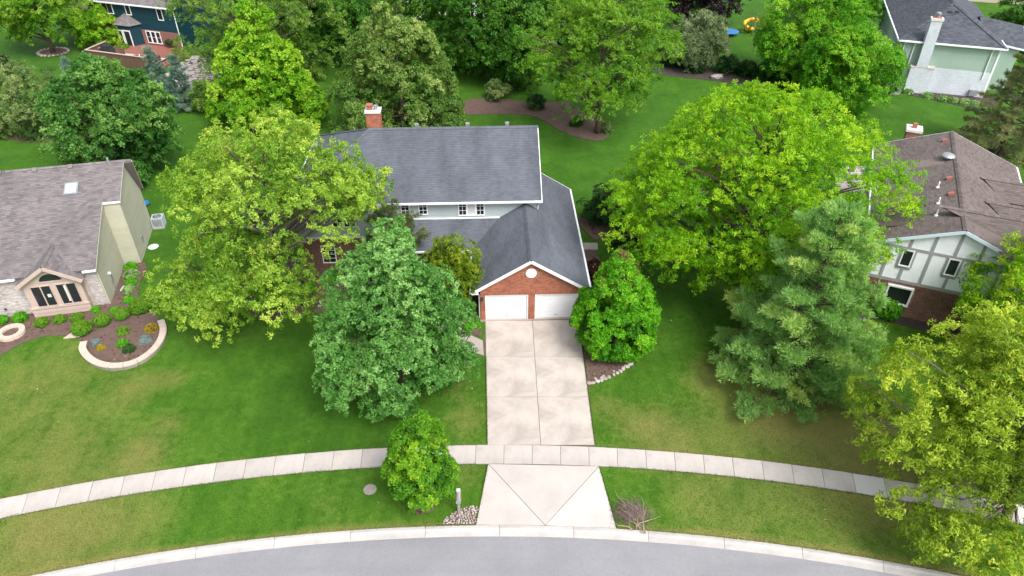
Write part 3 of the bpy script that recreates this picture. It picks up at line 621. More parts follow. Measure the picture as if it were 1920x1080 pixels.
# ------------------------------------------------------------------ the sage-beige house with the bay
def left_house():
    h = root('sage_house', (-27.47, 39.3, 0), R(12.5), 'sage beige house with pale brick front, arched bay window and grey roof', 'house')
    sl = .42; rz = lambda b_: 3.15 + sl * (b_ + .35)
    b = MB(); e = -.13
    b.prism([(0, 0, 0), (0, 4.8, 0), (0, 4.8, rz(4.8) + e), (0, 0, rz(0) + e)], (-16, 0, 0))
    b.prism([(1.15, 4.8, 0), (1.15, 9.9, 0), (1.15, 9.9, 3.7), (1.15, 8.1, rz(8.1) + e - .1), (1.15, 4.8, rz(4.8) + e)], (-17.15, 0, 0)); w = b.build('wall', 'sid_beige', h)
    clad(w, [(.002, 0, 0), (.002, 4.8, 0), (.002, 4.8, rz(4.8) + e), (.002, 0, rz(0) + e)], 'sid_beige', 'board')
    clad(w, [(0, 4.79, 0), (1.15, 4.79, 0), (1.15, 4.79, rz(4.8) + e), (0, 4.79, rz(4.8) + e)], 'sid_beige', 'board')
    clad(w, [(1.152, 4.8, 0), (1.152, 9.9, 0), (1.152, 9.9, 3.7), (1.152, 8.1, rz(8.1) + e - .1), (1.152, 4.8, rz(4.8) + e)], 'sid_beige', 'board')
    for x, y in ((0.0, 0.0), (1.15, 4.8)): MB().box(x - .06, x + .035, y - .035, y + .08, 0, rz(y) + e - .02).build('corner_board', 'sid_beige', h)
    m_ = MB().box(-16, -.08, -.05, -.002, 0, 3.05).build('brick_front', 'mortarw', h)
    clad(m_, [(-16, -.05, .05), (-.08, -.05, .05), (-.08, -.05, 3.05), (-16, -.05, 3.05)], 'brickpale', 'brick')
    P = lambda a, b_: (a, b_, rz(b_))
    roof(h, [[P(-16, -.35), P(.12, -.35), P(.12, 8.1), P(-16, 8.1)], [P(.12, 4.72), P(1.28, 4.72), P(1.28, 8.1), P(.12, 8.1)]], 'sh_grey', seed=31)
    rtop = rz(8.1)
    roof(h, [[(1.8, 8.1, rtop), (1.35, 10.0, 3.55), (-16, 10.0, 3.55), (-16, 8.1, rtop)]], 'sh_grey', shingle=False, th=.2)
    ridge_cap(h, (-16, 8.1, rtop + .02), (1.75, 8.1, rtop + .02), 'sh_grey', .08)
    MB().beam((1.82, 8.1, rtop - .1), (1.37, 10.0, 3.45), .05, .16).build('rake_board', 'taupe', h)
    for a0, a1 in ((-16, -4.75), (-.72, .12)): gutter(h, (a0, -.41, 3.06), (a1, -.41, 3.06))
    MB().beam((.14, 4.68, rz(4.7) - .07), (1.3, 4.68, rz(4.7) - .07), .06, .14).build('fascia', 'white', h)
    MB().beam((.13, -.35, 3.06), (.13, 4.7, rz(4.7) - .09), .03, .16).build('rake_board', 'sid_beige', h); MB().beam((1.29, 4.72, rz(4.72) - .09), (1.29, 8.1, rtop - .09), .03, .16).build('rake_board', 'sid_beige', h)
    for a in (-9, -6.8, -4.5, -2.2): MB().prism([(a - .15, 7.75, rz(7.75)), (a + .15, 7.75, rz(7.75)), (a + .15, 8.05, rz(8.05)), (a - .15, 8.05, rz(8.05))], (0, -.03, .14)).build('roof_vent', 'sh_grey', h)
    MB().tube([(.35, 7.9, 6.4), (.35, 7.9, 7.1)], .08, 10).build('vent_pipe', 'metal', h)
    # skylight
    f = MB(); n = Vector((0, -sl, 1)).normalized(); ey = Vector((0, 1, sl)).normalized(); c = Vector((-1.95, 6.05, rz(6.05)))
    q = [c + X * a + ey * b_ for a, b_ in ((-.45, -.52), (.45, -.52), (.45, .52), (-.45, .52))]
    sk = MB().prism(q, n * .13).build('skylight', 'metal', h)
    q = [c + X * a + ey * b_ + n * .131 for a, b_ in ((-.36, -.42), (.36, -.42), (.36, .42), (-.36, .42))]; MB().prism(q, n * .02).build('pane', flat('bright_skylight_glass', (.38, .45, .52, 1), .1, .05), sk)
    # bay with gable
    b = MB(); b.box(-4.5, -1.05, -.5, 0, .0, 2.75); b.prism([(-4.5, -.5, 2.75), (-1.05, -.5, 2.75), (-2.775, -.5, 3.85)], (0, 1.6, 0)); by = b.build('bay', 'taupe', h)
    b = MB(); b.prism([(-4.3, -.505, 2.72), (-1.25, -.505, 2.72), (-2.775, -.505, 3.66)], (0, -.012, 0)); b.build('gable_panel', 'sid_beige', by)
    for z in (.12, .42): MB().box(-4.56, -.99, -.57, -.5, z - .1, z + .16).build('board', 'taupe', by)
    MB().box(-4.6, -.95, -.60, -.5, .66, .78).build('sill', 'taupe', by)
    for a0 in (-3.47, -1.95):
        window(h, (a0 - .3, -.5, 1.62), X, FR, .6, 1.62, 1, 1, .035, 'taupe'); window(h, (a0 + .3, -.5, 1.62), X, FR, .6, 1.62, 1, 1, .035, 'taupe')
    MB().box(-2.12, -1.98, -.534, -.53, 1.0, 2.3).build('curtain', 'curtain', h)
    MB().box(-3.25, -3.03, -.534, -.53, 1.5, 1.75).build('notice', 'curtain', h)
    n = 18; ar = [(-2.68 + .72 * math.cos(math.pi * k / n), -.515, 2.72 + .72 * math.sin(math.pi * k / n) * .86) for k in range(n + 1)]
    aw = MB(); aw.tube([Vector(p) + Vector((0, -.02, 0)) for p in ar] , .045, 6); aw.beam(Vector(ar[0]) - Y_ * .02, Vector(ar[-1]) - Y_ * .02, .07, .07); aw = aw.build('arched_window', 'taupe', h)
    MB().prism(ar[::-1], (0, -.012, 0)).build('pane', 'glass', aw)
    gz = lambda a: 4.05 - .64 * abs(a + 2.72)
    bk = lambda a: (gz(a) - 3.15) / sl - .35 + .1
    for e_, sd_ in ((-4.72, 31), (-.72, 32)):
        q = [(-2.72, -.88, gz(-2.72)), (e_, -.88, gz(e_)), (e_, max(-.3, bk(e_)), gz(e_)), (-2.72, bk(-2.72), gz(-2.72))]
        roof(h, [q if e_ > -2.72 else q[::-1]], 'sh_grey', seed=sd_, th=.1)
        MB().beam((-2.72, -.9, gz(-2.72) - .1), (e_, -.9, gz(e_) - .1), .05, .24).build('rake_board', 'taupe', h)
        MB().tube([(e_, -.8, gz(e_) - .05), (e_ + (.1 if e_ < -2 else -.1), -.2, gz(e_) - .15), (e_ + (.15 if e_ < -2 else -.15), -.12, 2.4), (e_ + (.15 if e_ < -2 else -.15), -.12, .2)], .045, 6).build('downspout', 'taupe', h)
    ridge_cap(h, (-2.72, -.88, gz(-2.72) + .02), (-2.72, bk(-2.72), gz(-2.72) + .02), 'sh_grey')
    MB().box(-6.35, -6.2, -.12, -.03, .6, .72).build('hose_tap', 'darkmetal', h)
    # meter on the side wall
    mt = MB().box(.03, .16, 1.35, 1.6, .9, 1.5).build('meter_box', 'metal', h); MB().lathe([(.11, 0), (.11, .1), (.06, .13)], 12, (.1, 1.47, 1.5)).build('meter_dial', 'white', mt); MB().tube([(.1, 1.47, .95), (.1, 1.47, 0)], .03, 6).build('conduit', 'metal', mt)
    MB().box(1.17, 1.3, 6.3, 6.55, .9, 1.35).build('meter_box', 'metal', h)
    return h
left_house()

# ------------------------------------------------------------------ the half-timbered house
def right_house():
    h = root('half_timbered_house', (23.23, 39.09, 0), R(-23), 'half-timbered white stucco house with brown shingle roof and brick base', 'house')
    pk, eh, ra, W = 7.3, 5.35, 4.5, 9.3; s = (pk - eh) / (ra + .42)
    rz = lambda a: pk - s * abs(a - ra)
    BD = 14.6
    b = MB(); b.prism([(0, 0, 0), (W, 0, 0), (W, 0, rz(W) - .2), (ra, 0, pk - .2), (0, 0, rz(0) - .2)], (0, BD, 0)); w = b.build('wall', 'stucco', h)
    m_ = MB().box(-.04, W + .04, -.05, -.002, 0, 2.62).build('brick_base', 'mortar', h)
    lw = lambda p: 1.5 < p.x < 3.15 and .95 < p.z < 2.45
    clad(m_, [(-.04, -.05, .05), (W + .04, -.05, .05), (W + .04, -.05, 2.62), (-.04, -.05, 2.62)], 'brickbrown', 'brick', holes=[lw])
    m_ = MB().box(-.06, -.002, 0, BD, 0, 2.62).build('brick_base', 'mortar', h); clad(m_, [(-.06, 4, .05), (-.06, 0, .05), (-.06, 0, 2.62), (-.06, 4, 2.62)], 'brickbrown', 'brick')
    def board(p0, p1, wd=.17): MB().beam((p0[0], -.022, p0[1]), (p1[0], -.022, p1[1]), wd, .04, (0, -1, 0)).build('timber_board', 'timber', h)
    board((0, 2.74), (W, 2.74), .2); board((0, 5.21), (W, 5.21), .17)
    for a in (.08, .95, 3.3, 5.86, 7.2, 9.2): board((a, 2.84), (a, 5.12))
    for a in (2.0, 3.27, 4.55, 5.87, 7.2): board((a, 5.3), (a, rz(a) - .22))
    for a in (2.04, 4.66):
        board((a, 2.84), (a, 3.66)); board((a - .42, 3.74), (a + .42, 3.74), .16); board((a - .40, 3.82), (a - .40, 5.12), .13); board((a + .40, 3.82), (a + .40, 5.12), .13)
        window(h, (a, -.02, 4.5), X, FR, .68, 1.24, 1, 1, .08)
    window(h, (2.35, -.07, 1.7), X, FR, 1.55, 1.45, 1, 1, .11, dep=.16)
    P = lambda a, b_: (a, b_, rz(a))
    roof(h, [[P(-.42, BD + .3), P(-.42, -.3), P(ra, -.3), P(ra, BD + .3)]], 'sh_brown', seed=41)
    roof(h, [[P(W + .12, -.3), P(W + .12, BD + .3), P(ra, BD + .3), P(ra, -.3)]], 'sh_brown', seed=42)
    ridge_cap(h, (ra, -.3, pk + .02), (ra, BD + .3, pk + .02), 'sh_brown', .07)
    for e in (-.42, W + .12):
        MB().beam((ra, -.32, pk - .1), (e, -.32, rz(e) - .1), .05, .2).build('rake_board', flat('pale_blue_trim', (.55, .66, .72, 1), .5, .05), h)
        MB().beam((ra, BD + .32, pk - .1), (e, BD + .32, rz(e) - .1), .05, .2).build('rake_board', 'white', h)
        gutter(h, (e + (.06 if e > 0 else -.06), -.28, rz(e) - .07), (e + (.06 if e > 0 else -.06), BD + .3, rz(e) - .07))
    # cross gables running out to the other street side
    for b0, hz, wd, a0, sd_ in ((1.9, 7.55, 2.6, 3.0, 43), (5.3, 6.75, 1.6, 6.2, 45), (8.9, 6.75, 1.6, 6.2, 47)):
        sg = .5; zb = hz - sg * wd
        al = W + 1.6
        for sgn in (-1, 1):
            lo = [(a0 + .05, b0, hz), (al, b0, hz), (al, b0 + sgn * wd, zb), (max(a0, ra + (pk - zb) / s - .2) , b0 + sgn * wd, zb)]
            if a0 < ra: lo = [(a0, b0, hz), (al, b0, hz), (al, b0 + sgn * wd, zb), (min(al - .2, ra + (pk - zb) / s - .2), b0 + sgn * wd, zb), (ra, b0 + sgn * (hz - pk + .02) / sg, pk - .02)]
            roof(h, [lo if sgn < 0 else lo[::-1]], 'sh_brown', seed=sd_ + sgn, th=.08)
        ridge_cap(h, (a0, b0, hz + .02), (al, b0, hz + .02), 'sh_brown', .08)
        MB().prism([(al - .2, b0 - wd + .2, 0), (al - .2, b0 + wd - .2, 0), (al - .2, b0 + wd - .2, zb), (al - .2, b0, hz - .2), (al - .2, b0 - wd + .2, zb)], (-2.5, 0, 0)).build('cross_gable_wall', 'stucco', h)
    n = Vector((-s, 0, 1)).normalized(); ex = Vector((1, 0, s)).normalized()
    for b_ in (13.3, 6.9, 4.6):
        c = Vector((4.0, b_, rz(4.0))); MB().prism([c + ex * i * .17 + Y_ * j * .14 for i, j in ((-1, -1), (1, -1), (1, 1), (-1, 1))], n * .18).build('box_vent', 'redvent', h)
    c = Vector((4.0, 10.2, rz(4.0))); v = MB().lathe([(.28, -.1), (.28, .18), (.46, .2), (.46, .26), (.36, .36), (.16, .42), (.01, .43)], 18, c); v.build('dome_vent', 'metal', h, True)
    for a, b_ in ((3.3, 5.9), (3.25, 3.6), (3.1, 2.0)): MB().lathe([(.13, -.1), (.12, .06), (.06, .1), (.055, .45), (.01, .46)], 10, (a, b_, rz(a))).build('vent_pipe', 'white', h)
    # low side wing and bay on the shaded side
    b = MB(); b.box(-1.5, -.06, 1.2, 4.2, 0, 2.3); sb = b.build('side_bay', 'mortar', h); clad(sb, [(-1.5, 1.2, 0), (-.06, 1.2, 0), (-.06, 1.2, 2.3), (-1.5, 1.2, 2.3)], 'brickbrown', 'brick')
    roof(h, [[(-1.8, .9, 2.25), (-.05, .9, 3.0), (-.05, 4.5, 3.0), (-1.8, 4.5, 2.25)]], 'sh_brown', seed=51, th=.08)
    window(h, (-.9, 1.19, 1.5), X, FR, .9, 1.2, 1, 1, .07)
    # chimney at the back
    c = MB().box(1.55, 2.5, 15.0, 15.9, 0, 6.75).build('chimney', 'mortar', h)
    for q in ([(1.55, 15.0, 6), (2.5, 15.0, 6), (2.5, 15.0, 6.75), (1.55, 15.0, 6.75)], [(1.55, 15.9, 5), (1.55, 15.0, 5), (1.55, 15.0, 6.75), (1.55, 15.9, 6.75)]): clad(c, q, 'brickpink', 'brick')
    MB().box(1.45, 2.6, 14.9, 16.0, 6.75, 6.95).build('chimney_cap', 'cap', c); MB().box(1.85, 2.15, 15.3, 15.6, 6.95, 7.3).build('flue', 'flue', c)
    return h
right_house()

# ------------------------------------------------------------------ the pale green house with white brick
def green_house():
    h = root('green_house', (41.8, 78.3, 0), R(-17), 'pale green house with white painted brick base and charcoal hip roof', 'house')
    W, D, ez = 9.5, 16, 5.45
    MB().box(0, W, 0, D, 0, ez - .1).build('wall', 'sid_green', h)
    clad(h.children[0], [(0, -.002, 2.72), (W, -.002, 2.72), (W, -.002, ez - .1), (0, -.002, ez - .1)], 'sid_green', 'board')
    m_ = MB().box(-.05, W + .05, -.06, -.004, 0, 2.72).build('brick_base', 'mortarw', h)
    clad(m_, [(-.05, -.06, 0), (W + .05, -.06, 0), (W + .05, -.06, 2.72), (-.05, -.06, 2.72)], 'brickwhite', 'brick')
    m_ = MB().box(-.06, -.004, 0, D, 0, 2.72).build('brick_base', 'mortarw', h)
    o = .42; ap = ez + .55 * 5.15
    q = W / 2
    roof(h, [[(-o, -o, ez), (W + o, -o, ez), (q, q, ap)]], 'sh_charcoal', seed=61, ch=.17, tw=.4)
    roof(h, [[(-o, D + o, ez), (-o, -o, ez), (q, q, ap), (q, D - q, ap)]], 'sh_charcoal', seed=62, ch=.17, tw=.4)
    roof(h, [[(W + o, -o, ez), (W + o, D + o, ez), (q, D - q, ap), (q, q, ap)]], 'sh_charcoal', seed=63, ch=.17, tw=.4)
    roof(h, [[(W + o, D + o, ez), (-o, D + o, ez), (q, D - q, ap)]], 'sh_charcoal', shingle=False)
    for p in ((-o, -o), (W + o, -o)): ridge_cap(h, (p[0], p[1], ez + .03), (q, q, ap + .03), 'sh_charcoal', .06, .22)
    ridge_cap(h, (q, q, ap + .03), (q, D - q, ap + .03), 'sh_charcoal', .1)
    gutter(h, (-o, -o - .05, ez - .06), (W + o, -o - .05, ez - .06), w=.14, h=.16); gutter(h, (-o - .05, -o, ez - .06), (-o - .05, D, ez - .06), w=.14, h=.16); gutter(h, (W + o + .05, -o, ez - .06), (W + o + .05, 2.6, ez - .06), w=.14, h=.16)
    MB().box(-.3, W + .3, -.4, .02, ez - .2, ez - .16).build('soffit', 'white', h)
    # side wing with its own hip
    b = MB().box(W, W + 2.6, 2.8, 9, 0, 4.6).build('side_wing', 'sid_green', h)
    roof(h, [[(W - 1.5, 2.5, 5.35), (W + 3, 2.5, 4.7), (W + 3, 5.9, 6.2), (W - 1.5, 5.9, 6.9)]], 'sh_charcoal', seed=64, ch=.17, tw=.4)
    roof(h, [[(W + 3, 9.3, 4.7), (W - 1.5, 9.3, 5.3), (W - 1.5, 5.9, 6.9), (W + 3, 5.9, 6.2)]], 'sh_charcoal', shingle=False)
    MB().beam((W + .2, 2.44, 5.05), (W + 3, 2.44, 4.64), .1, .16).build('gutter', 'white', h); MB().beam((W + 3.04, 2.5, 4.64), (W + 3.04, 5.9, 6.14), .06, .18).build('rake_board', 'white', h)
    b = MB().box(-3.4, 0, 5.5, 9, 0, 2.6).build('side_wing', 'stucco', h); MB().box(-3.6, .0, 5.3, 9.2, 2.6, 2.75).build('flat_roof', 'white', h)
    window(h, (-1.2, 5.48, 1.6), X, FR, .8, .8)
    # chimney with shoulders
    c = MB(); c.prism([(1.5, -.75, 0), (3.82, -.75, 0), (3.82, -.75, 2.75), (3.08, -.75, 2.95), (3.02, -.75, 7.75), (1.96, -.75, 7.75), (1.98, -.75, 2.95), (1.5, -.75, 2.75)], (0, .7, 0)); c = c.build('chimney', 'mortarw', h)
    for q_ in ([(1.5, -.752, 0), (3.82, -.752, 0), (3.82, -.752, 2.75), (1.5, -.752, 2.75)], [(1.98, -.752, 2.95), (3.06, -.752, 2.95), (3.02, -.752, 7.75), (1.98, -.752, 7.75)], [(1.498, -.05, 0), (1.498, -.75, 0), (1.498, -.75, 2.75), (1.498, -.05, 2.75)], [(1.958, -.05, 2.95), (1.958, -.75, 2.95), (1.958, -.75, 7.75), (1.958, -.05, 7.75)]): clad(c, q_, 'brickwhite', 'brick')
    for a0, a1 in ((1.46, 1.96), (3.08, 3.86)): MB().box(a0, a1, -.79, -.04, 2.76, 2.9).build('shoulder', 'flag', c)
    MB().box(1.88, 3.1, -.82, .0, 7.75, 8.0).build('chimney_cap', 'cap', c); MB().box(2.1, 2.88, -.7, -.15, 8.0, 8.08).build('flue', 'flue', c)
    MB().lathe([(.16, 8.08), (.16, 8.35), (.26, 8.36), (.26, 8.5), (.03, 8.62)], 14, (2.5, -.42, 0)).build('flue_cowl', 'metal', c)
    for a, z0 in ((.28, .1), (1.25, .1), (8.75, 2.0)):
        MB().tube([(a, -.48, ez - .1), (a, -.3, ez - .35), (a, -.13, ez - .6), (a, -.13, z0)], .06, 8).build('downspout', 'white', h)
    MB().box(W - .12, W + .07, -.075, .1, 0, ez - .2).build('corner_board', 'white', h)
    MB().box(3.2, 4.3, 9.5, 10.8, 8.25, 8.5).build('skylight', 'curtain', h)
    for a, b_ in ((4.4, 3.5), (5.1, 3.6), (4.7, 6.0)): MB().box(a - .2, a + .2, b_ - .1, b_ + .15, ez + .55 * (b_ + .4) - .05, ez + .55 * (b_ + .4) + .14).build('roof_vent', 'darkmetal', h)
    MB().box(8.0, 8.8, -.4, -.08, .25, .85).build('meter_box', 'metal', h)
    return h
green_house()

# ------------------------------------------------------------------ the dark teal house with the deck
def teal_house():
    h = root('teal_house', (-40.5, 89.7, 0), R(-18), 'dark teal house with pink brick ground floor and bay door', 'house')
    MB().box(-13, 0, 0, 9, 0, 5.4).build('wall', 'sid_teal', h); w = h.children[0]
    clad(w, [(-13, -.002, 2.42), (0, -.002, 2.42), (0, -.002, 5.4), (-13, -.002, 5.4)], 'sid_teal', 'board')
    m_ = MB().box(-13.02, .02, -.06, -.004, 0, 2.42).build('brick_base', 'mortar', h); clad(m_, [(-13.02, -.06, 0), (.02, -.06, 0), (.02, -.06, 2.42), (-13.02, -.06, 2.42)], 'brickpink', 'brick')
    roof(h, [[(-13.4, -.45, 5.5), (.42, -.45, 5.5), (.42, 4.5, 7.9), (-13.4, 4.5, 7.9)]], 'sh_grey', seed=71, ch=.18, tw=.4)
    roof(h, [[(.42, 9.45, 5.5), (-13.4, 9.45, 5.5), (-13.4, 4.5, 7.9), (.42, 4.5, 7.9)]], 'sh_grey', shingle=False)
    MB().prism([(-.02, 0, 5.4), (-.02, 9, 5.4), (-.02, 4.5, 7.6)], (-.2, 0, 0)).build('gable_wall', 'sid_teal', h)
    gutter(h, (-13.4, -.51, 5.42), (.45, -.51, 5.42), w=.13, h=.15); MB().beam((.44, -.45, 5.43), (.44, 4.5, 7.82), .05, .2).build('rake_board', 'white', h)
    MB().tube([(.3, -.45, 5.35), (.05, -.2, 5.0), (.0, -.13, 4.8), (.0, -.13, .1)], .06, 8).build('downspout', 'white', h)
    window(h, (-9.95, -.03, 4.7), X, FR, 1.7, 1.55, 2, 1, .1); window(h, (-6.8, -.03, 4.72), X, FR, .8, 1.4, 1, 1, .1); window(h, (-2.15, -.03, 4.5), X, FR, .82, 1.4, 1, 1, .1)
    for a in (-4.7, -3.98, -3.26): window(h, (a, -.08, 1.6), X, FR, .7, 1.5, 1, 2, .09)
    # bay with patio door
    ba = MB(); ba.prism([(-9.2, 0, 0), (-8.3, -1.15, 0), (-6.3, -1.15, 0), (-5.6, 0, 0)], (0, 0, 3.1)); ba = ba.build('bay', 'sid_teal', h)
    apx = (-7.5, .0, 4.25); pts = [(-9.55, .05, 3.1), (-8.45, -1.4, 3.1), (-6.1, -1.4, 3.1), (-5.3, .05, 3.1)]
    for i in range(3): roof(h, [[pts[i], pts[i + 1], apx]], 'sh_grey', seed=75 + i, th=.06, name='bay_roof')
    window(h, (-6.95, -1.16, 1.45), X, FR, 1.1, 2.1, 1, 1, .14, name='patio_door')
    d_ = (Vector((-8.3, -1.15, 0)) - Vector((-9.2, 0, 0))).normalized(); window(h, (-7.95, -1.16, 1.6), X, FR, .7, 1.7, 1, 1, .09)
    pl = MB().box(-2.6, -.7, -.3, -.08, .85, 1.05).build('window_box', 'dkwood', h)
    # far side wing
    MB().box(-18, -13.02, 1, 8, 0, 3).build('side_wing', 'brickpink', h); roof(h, [[(-18.3, .6, 3), (-13.0, .6, 3), (-13.0, 4.5, 5), (-18.3, 4.5, 5)]], 'sh_grey', seed=78, ch=.18, tw=.4)
    return h
teal_house()
def deck():
    d = root('deck', (-40.5, 89.7, 0), R(-18), 'dark wooden deck with boarded railing built against teal house', 'deck')
    z = .62
    for k in range(24): MB().box(-8.8 + .0, .3, -6.2 + k * .255, -6.2 + k * .255 + .245, z - .05, z).build('deck_board', 'redwood' if k > 9 else 'flag', d)
    for k in range(2): MB().box(.3 + k * .35, .65 + k * .35, -5.2, -.3, 0, z - .2 - k * .2).build('step', 'redwood', d)
    for k in range(12): MB().beam((-8.8 + k * .69 + .345, -6.25, 0.02), (-8.8 + k * .69 + .345, -6.25, 1.5), .66, .04, (0, -1, 0)).build('railing_board', 'dkwood', d)
    for k in range(4): MB().beam((-8.85, -6.25 + k * .8 + .4, 0.02), (-8.85, -6.25 + k * .8 + .4, 1.5), .78, .04, (-1, 0, 0)).build('railing_board', 'dkwood', d)
    for k in range(2): MB().beam((-.5, -6.25 + k * .8 + .4, 0.02), (-.5, -6.25 + k * .8 + .4, 1.5), .78, .04, (1, 0, 0)).build('railing_board', 'dkwood', d)
    MB().box(-8.95, -.4, -6.36, -6.14, 1.5, 1.56).build('railing_cap', 'taupe', d); MB().box(-8.96, -8.74, -6.14, -2.9, 1.5, 1.56).build('railing_cap', 'taupe', d); MB().box(-.61, -.39, -6.14, -4.55, 1.5, 1.56).build('railing_cap', 'taupe', d)
    return d
deck()

# ------------------------------------------------------------------ vegetation
def unit(a): return a / np.maximum(np.linalg.norm(a, axis=-1, keepdims=True), 1e-6)
PROF = {
    'round': lambda t: np.sqrt(np.clip(1 - (2 * t - 1) ** 2, 0, 1)),
    'egg': lambda t: np.sin(np.pi * np.clip(t, 0, 1) ** .72) ** .75,
    'pyr': lambda t: (np.clip(1 - t, 0, 1) ** .88) * np.clip(t / .1, 0, 1) ** .5,
    'dome': lambda t: np.sqrt(np.clip(1 - np.clip((t - .3) / .7, 0, 1) ** 2, 0, 1)) * np.clip(.55 + t * 1.5, 0, 1),
    'ovate': lambda t: np.sin(np.pi * np.clip(t, 0, 1) ** .58) ** .95,
    'vase': lambda t: np.sin(np.pi * np.clip(t, 0, 1) ** 1.25) ** .8,
    'cone': lambda t: np.clip(1 - t, 0, 1) ** .9 * np.clip(t / .06, .3, 1),
}
NCL, LS, LN, QN, QL = .55, .9, .8, 1.8, .84
def leafmesh(name, P, N, D, L, W, tint, mat, parent):
    n = len(P); N = unit(N); D = unit(D - N * (D * N).sum(1, keepdims=True)); S = np.cross(N, D)
    L = L[:, None]; W = W[:, None]
    V = np.stack([P - D * L * .5, P + S * W * .5 + N * W * .16 + D * L * .05, P + D * L * .5 - N * L * .08, P - S * W * .5 + N * W * .16 + D * L * .05], 1).reshape(-1, 3)
    F = np.arange(4 * n).reshape(n, 4); o = npmesh(name, V, F, mat, parent)
    at = o.data.attributes.new('tint', 'FLOAT', 'FACE'); at.data.foreach_set('value', tint.astype(np.float32)); return o

def sprigs(name, P, ax, tint, mat, parent, n, sr, L, W, needle=False):
    """n small one-face leaves (or needles) fanned out round each twig end P with direction ax"""
    rg = np.random.default_rng(len(P)); m = len(P); k = m * n; i = np.repeat(np.arange(m), n); A = ax[i]
    off = unit(rg.normal(0, 1, (k, 3))) * (rg.random(k) ** .4 * sr)[:, None]; off -= A * ((off * A).sum(1) * .45)[:, None]
    ll = L * rg.uniform(.65, 1.3, k)[:, None]; ww = W * rg.uniform(.7, 1.25, k)[:, None]
    if needle: D = unit(off + A * sr * .6); S = unit(np.cross(D, rg.normal(0, 1, (k, 3))))
    else:
        Nn = unit(A + rg.normal(0, .62, (k, 3))); D = unit(np.cross(Nn, rg.normal(0, 1, (k, 3)))); S = np.cross(Nn, D)
    Q = P[i] + off; V = np.stack([Q - D * ll * .35 - S * ww * .5, Q - D * ll * .35 + S * ww * .5, Q + D * ll * .65], 1).reshape(-1, 3)
    o = npmesh(name, V, np.arange(3 * k).reshape(k, 3), mat, parent)
    a = o.data.attributes.new('tint', 'FLOAT', 'FACE'); a.data.foreach_set('value', tint[i].astype(np.float32)); return o
def clusters(rg, prof, Rx, Ry, zb, zt, n, shell=.72, lobes=.16, rough=.12, k=(2, 3, 5)):
    t = np.linspace(0, 1, 400); r = PROF[prof](t) * (Rx + Ry) / 2; z = zb + t * (zt - zb)
    dr = np.gradient(r); dz = np.gradient(z); w = (r + .15) * np.hypot(dr, dz); cw = np.cumsum(w); cw /= cw[-1]
    ti = np.interp(rg.random(n), cw, t); rr = np.interp(ti, t, PROF[prof](t)); th = rg.random(n) * 2 * np.pi
    f = np.ones(n)
    for kk in k: f += lobes / len(k) * 1.5 * np.cos(kk * th + rg.random() * 6.28 + ti * rg.uniform(-5, 5))
    rho = np.where(rg.random(n) < shell, 1 - np.abs(rg.normal(0, rough, n)) + rough * .3, rg.uniform(.25, .92, n))
    zz = zb + ti * (zt - zb); zc = (zb + zt) / 2
    zz = zc + (zz - zc) * np.where(rho < .9, np.clip(rho + .15, 0, 1), 1) * (1 + .5 * (f - 1))
    x = np.cos(th) * rr * Rx * f * rho; y = np.sin(th) * rr * Ry * f * rho
    nr = np.interp(ti, t, dz); nz = -np.interp(ti, t, dr); O = unit(np.stack([np.cos(th) * nr, np.sin(th) * nr, nz], 1))
    return np.stack([x, y, zz], 1), O, rho, ti
def limb_mesh(rg, trunk_pts, trunk_r, targets, parent, mat, r0=.09, name='branches', droop=.0):
    mb = MB(); tp = np.array(trunk_pts, float)
    for c in targets:
        zs = max(tp[0, 2] + .18 * (tp[-1, 2] - tp[0, 2]), min(tp[-1, 2] * .97, c[2] - np.hypot(c[0], c[1]) * rg.uniform(.35, .8)))
        i = np.interp(zs, tp[:, 2], np.arange(len(tp))); a = int(min(i, len(tp) - 2)); s = tp[a] + (tp[a + 1] - tp[a]) * (i - a)
        m = (s + c) / 2 + np.array([rg.normal(0, .25), rg.normal(0, .25), np.hypot(*(c - s)[:2]) * .12]); L = np.linalg.norm(c - s)
        pts = [s * (1 - u) ** 2 + 2 * m * u * (1 - u) + c * u * u for u in np.linspace(0, 1, 6)]
        for q in pts[1:-1]: q += rg.normal(0, .03 * L ** .5, 3)
        rr = r0 * (L / 4) ** .6; mb.tube(pts, [rr * (1 - .82 * u) for u in np.linspace(0, 1, 6)], 5, False)
    return mb.build(name, mat, parent, True, 'stuff')
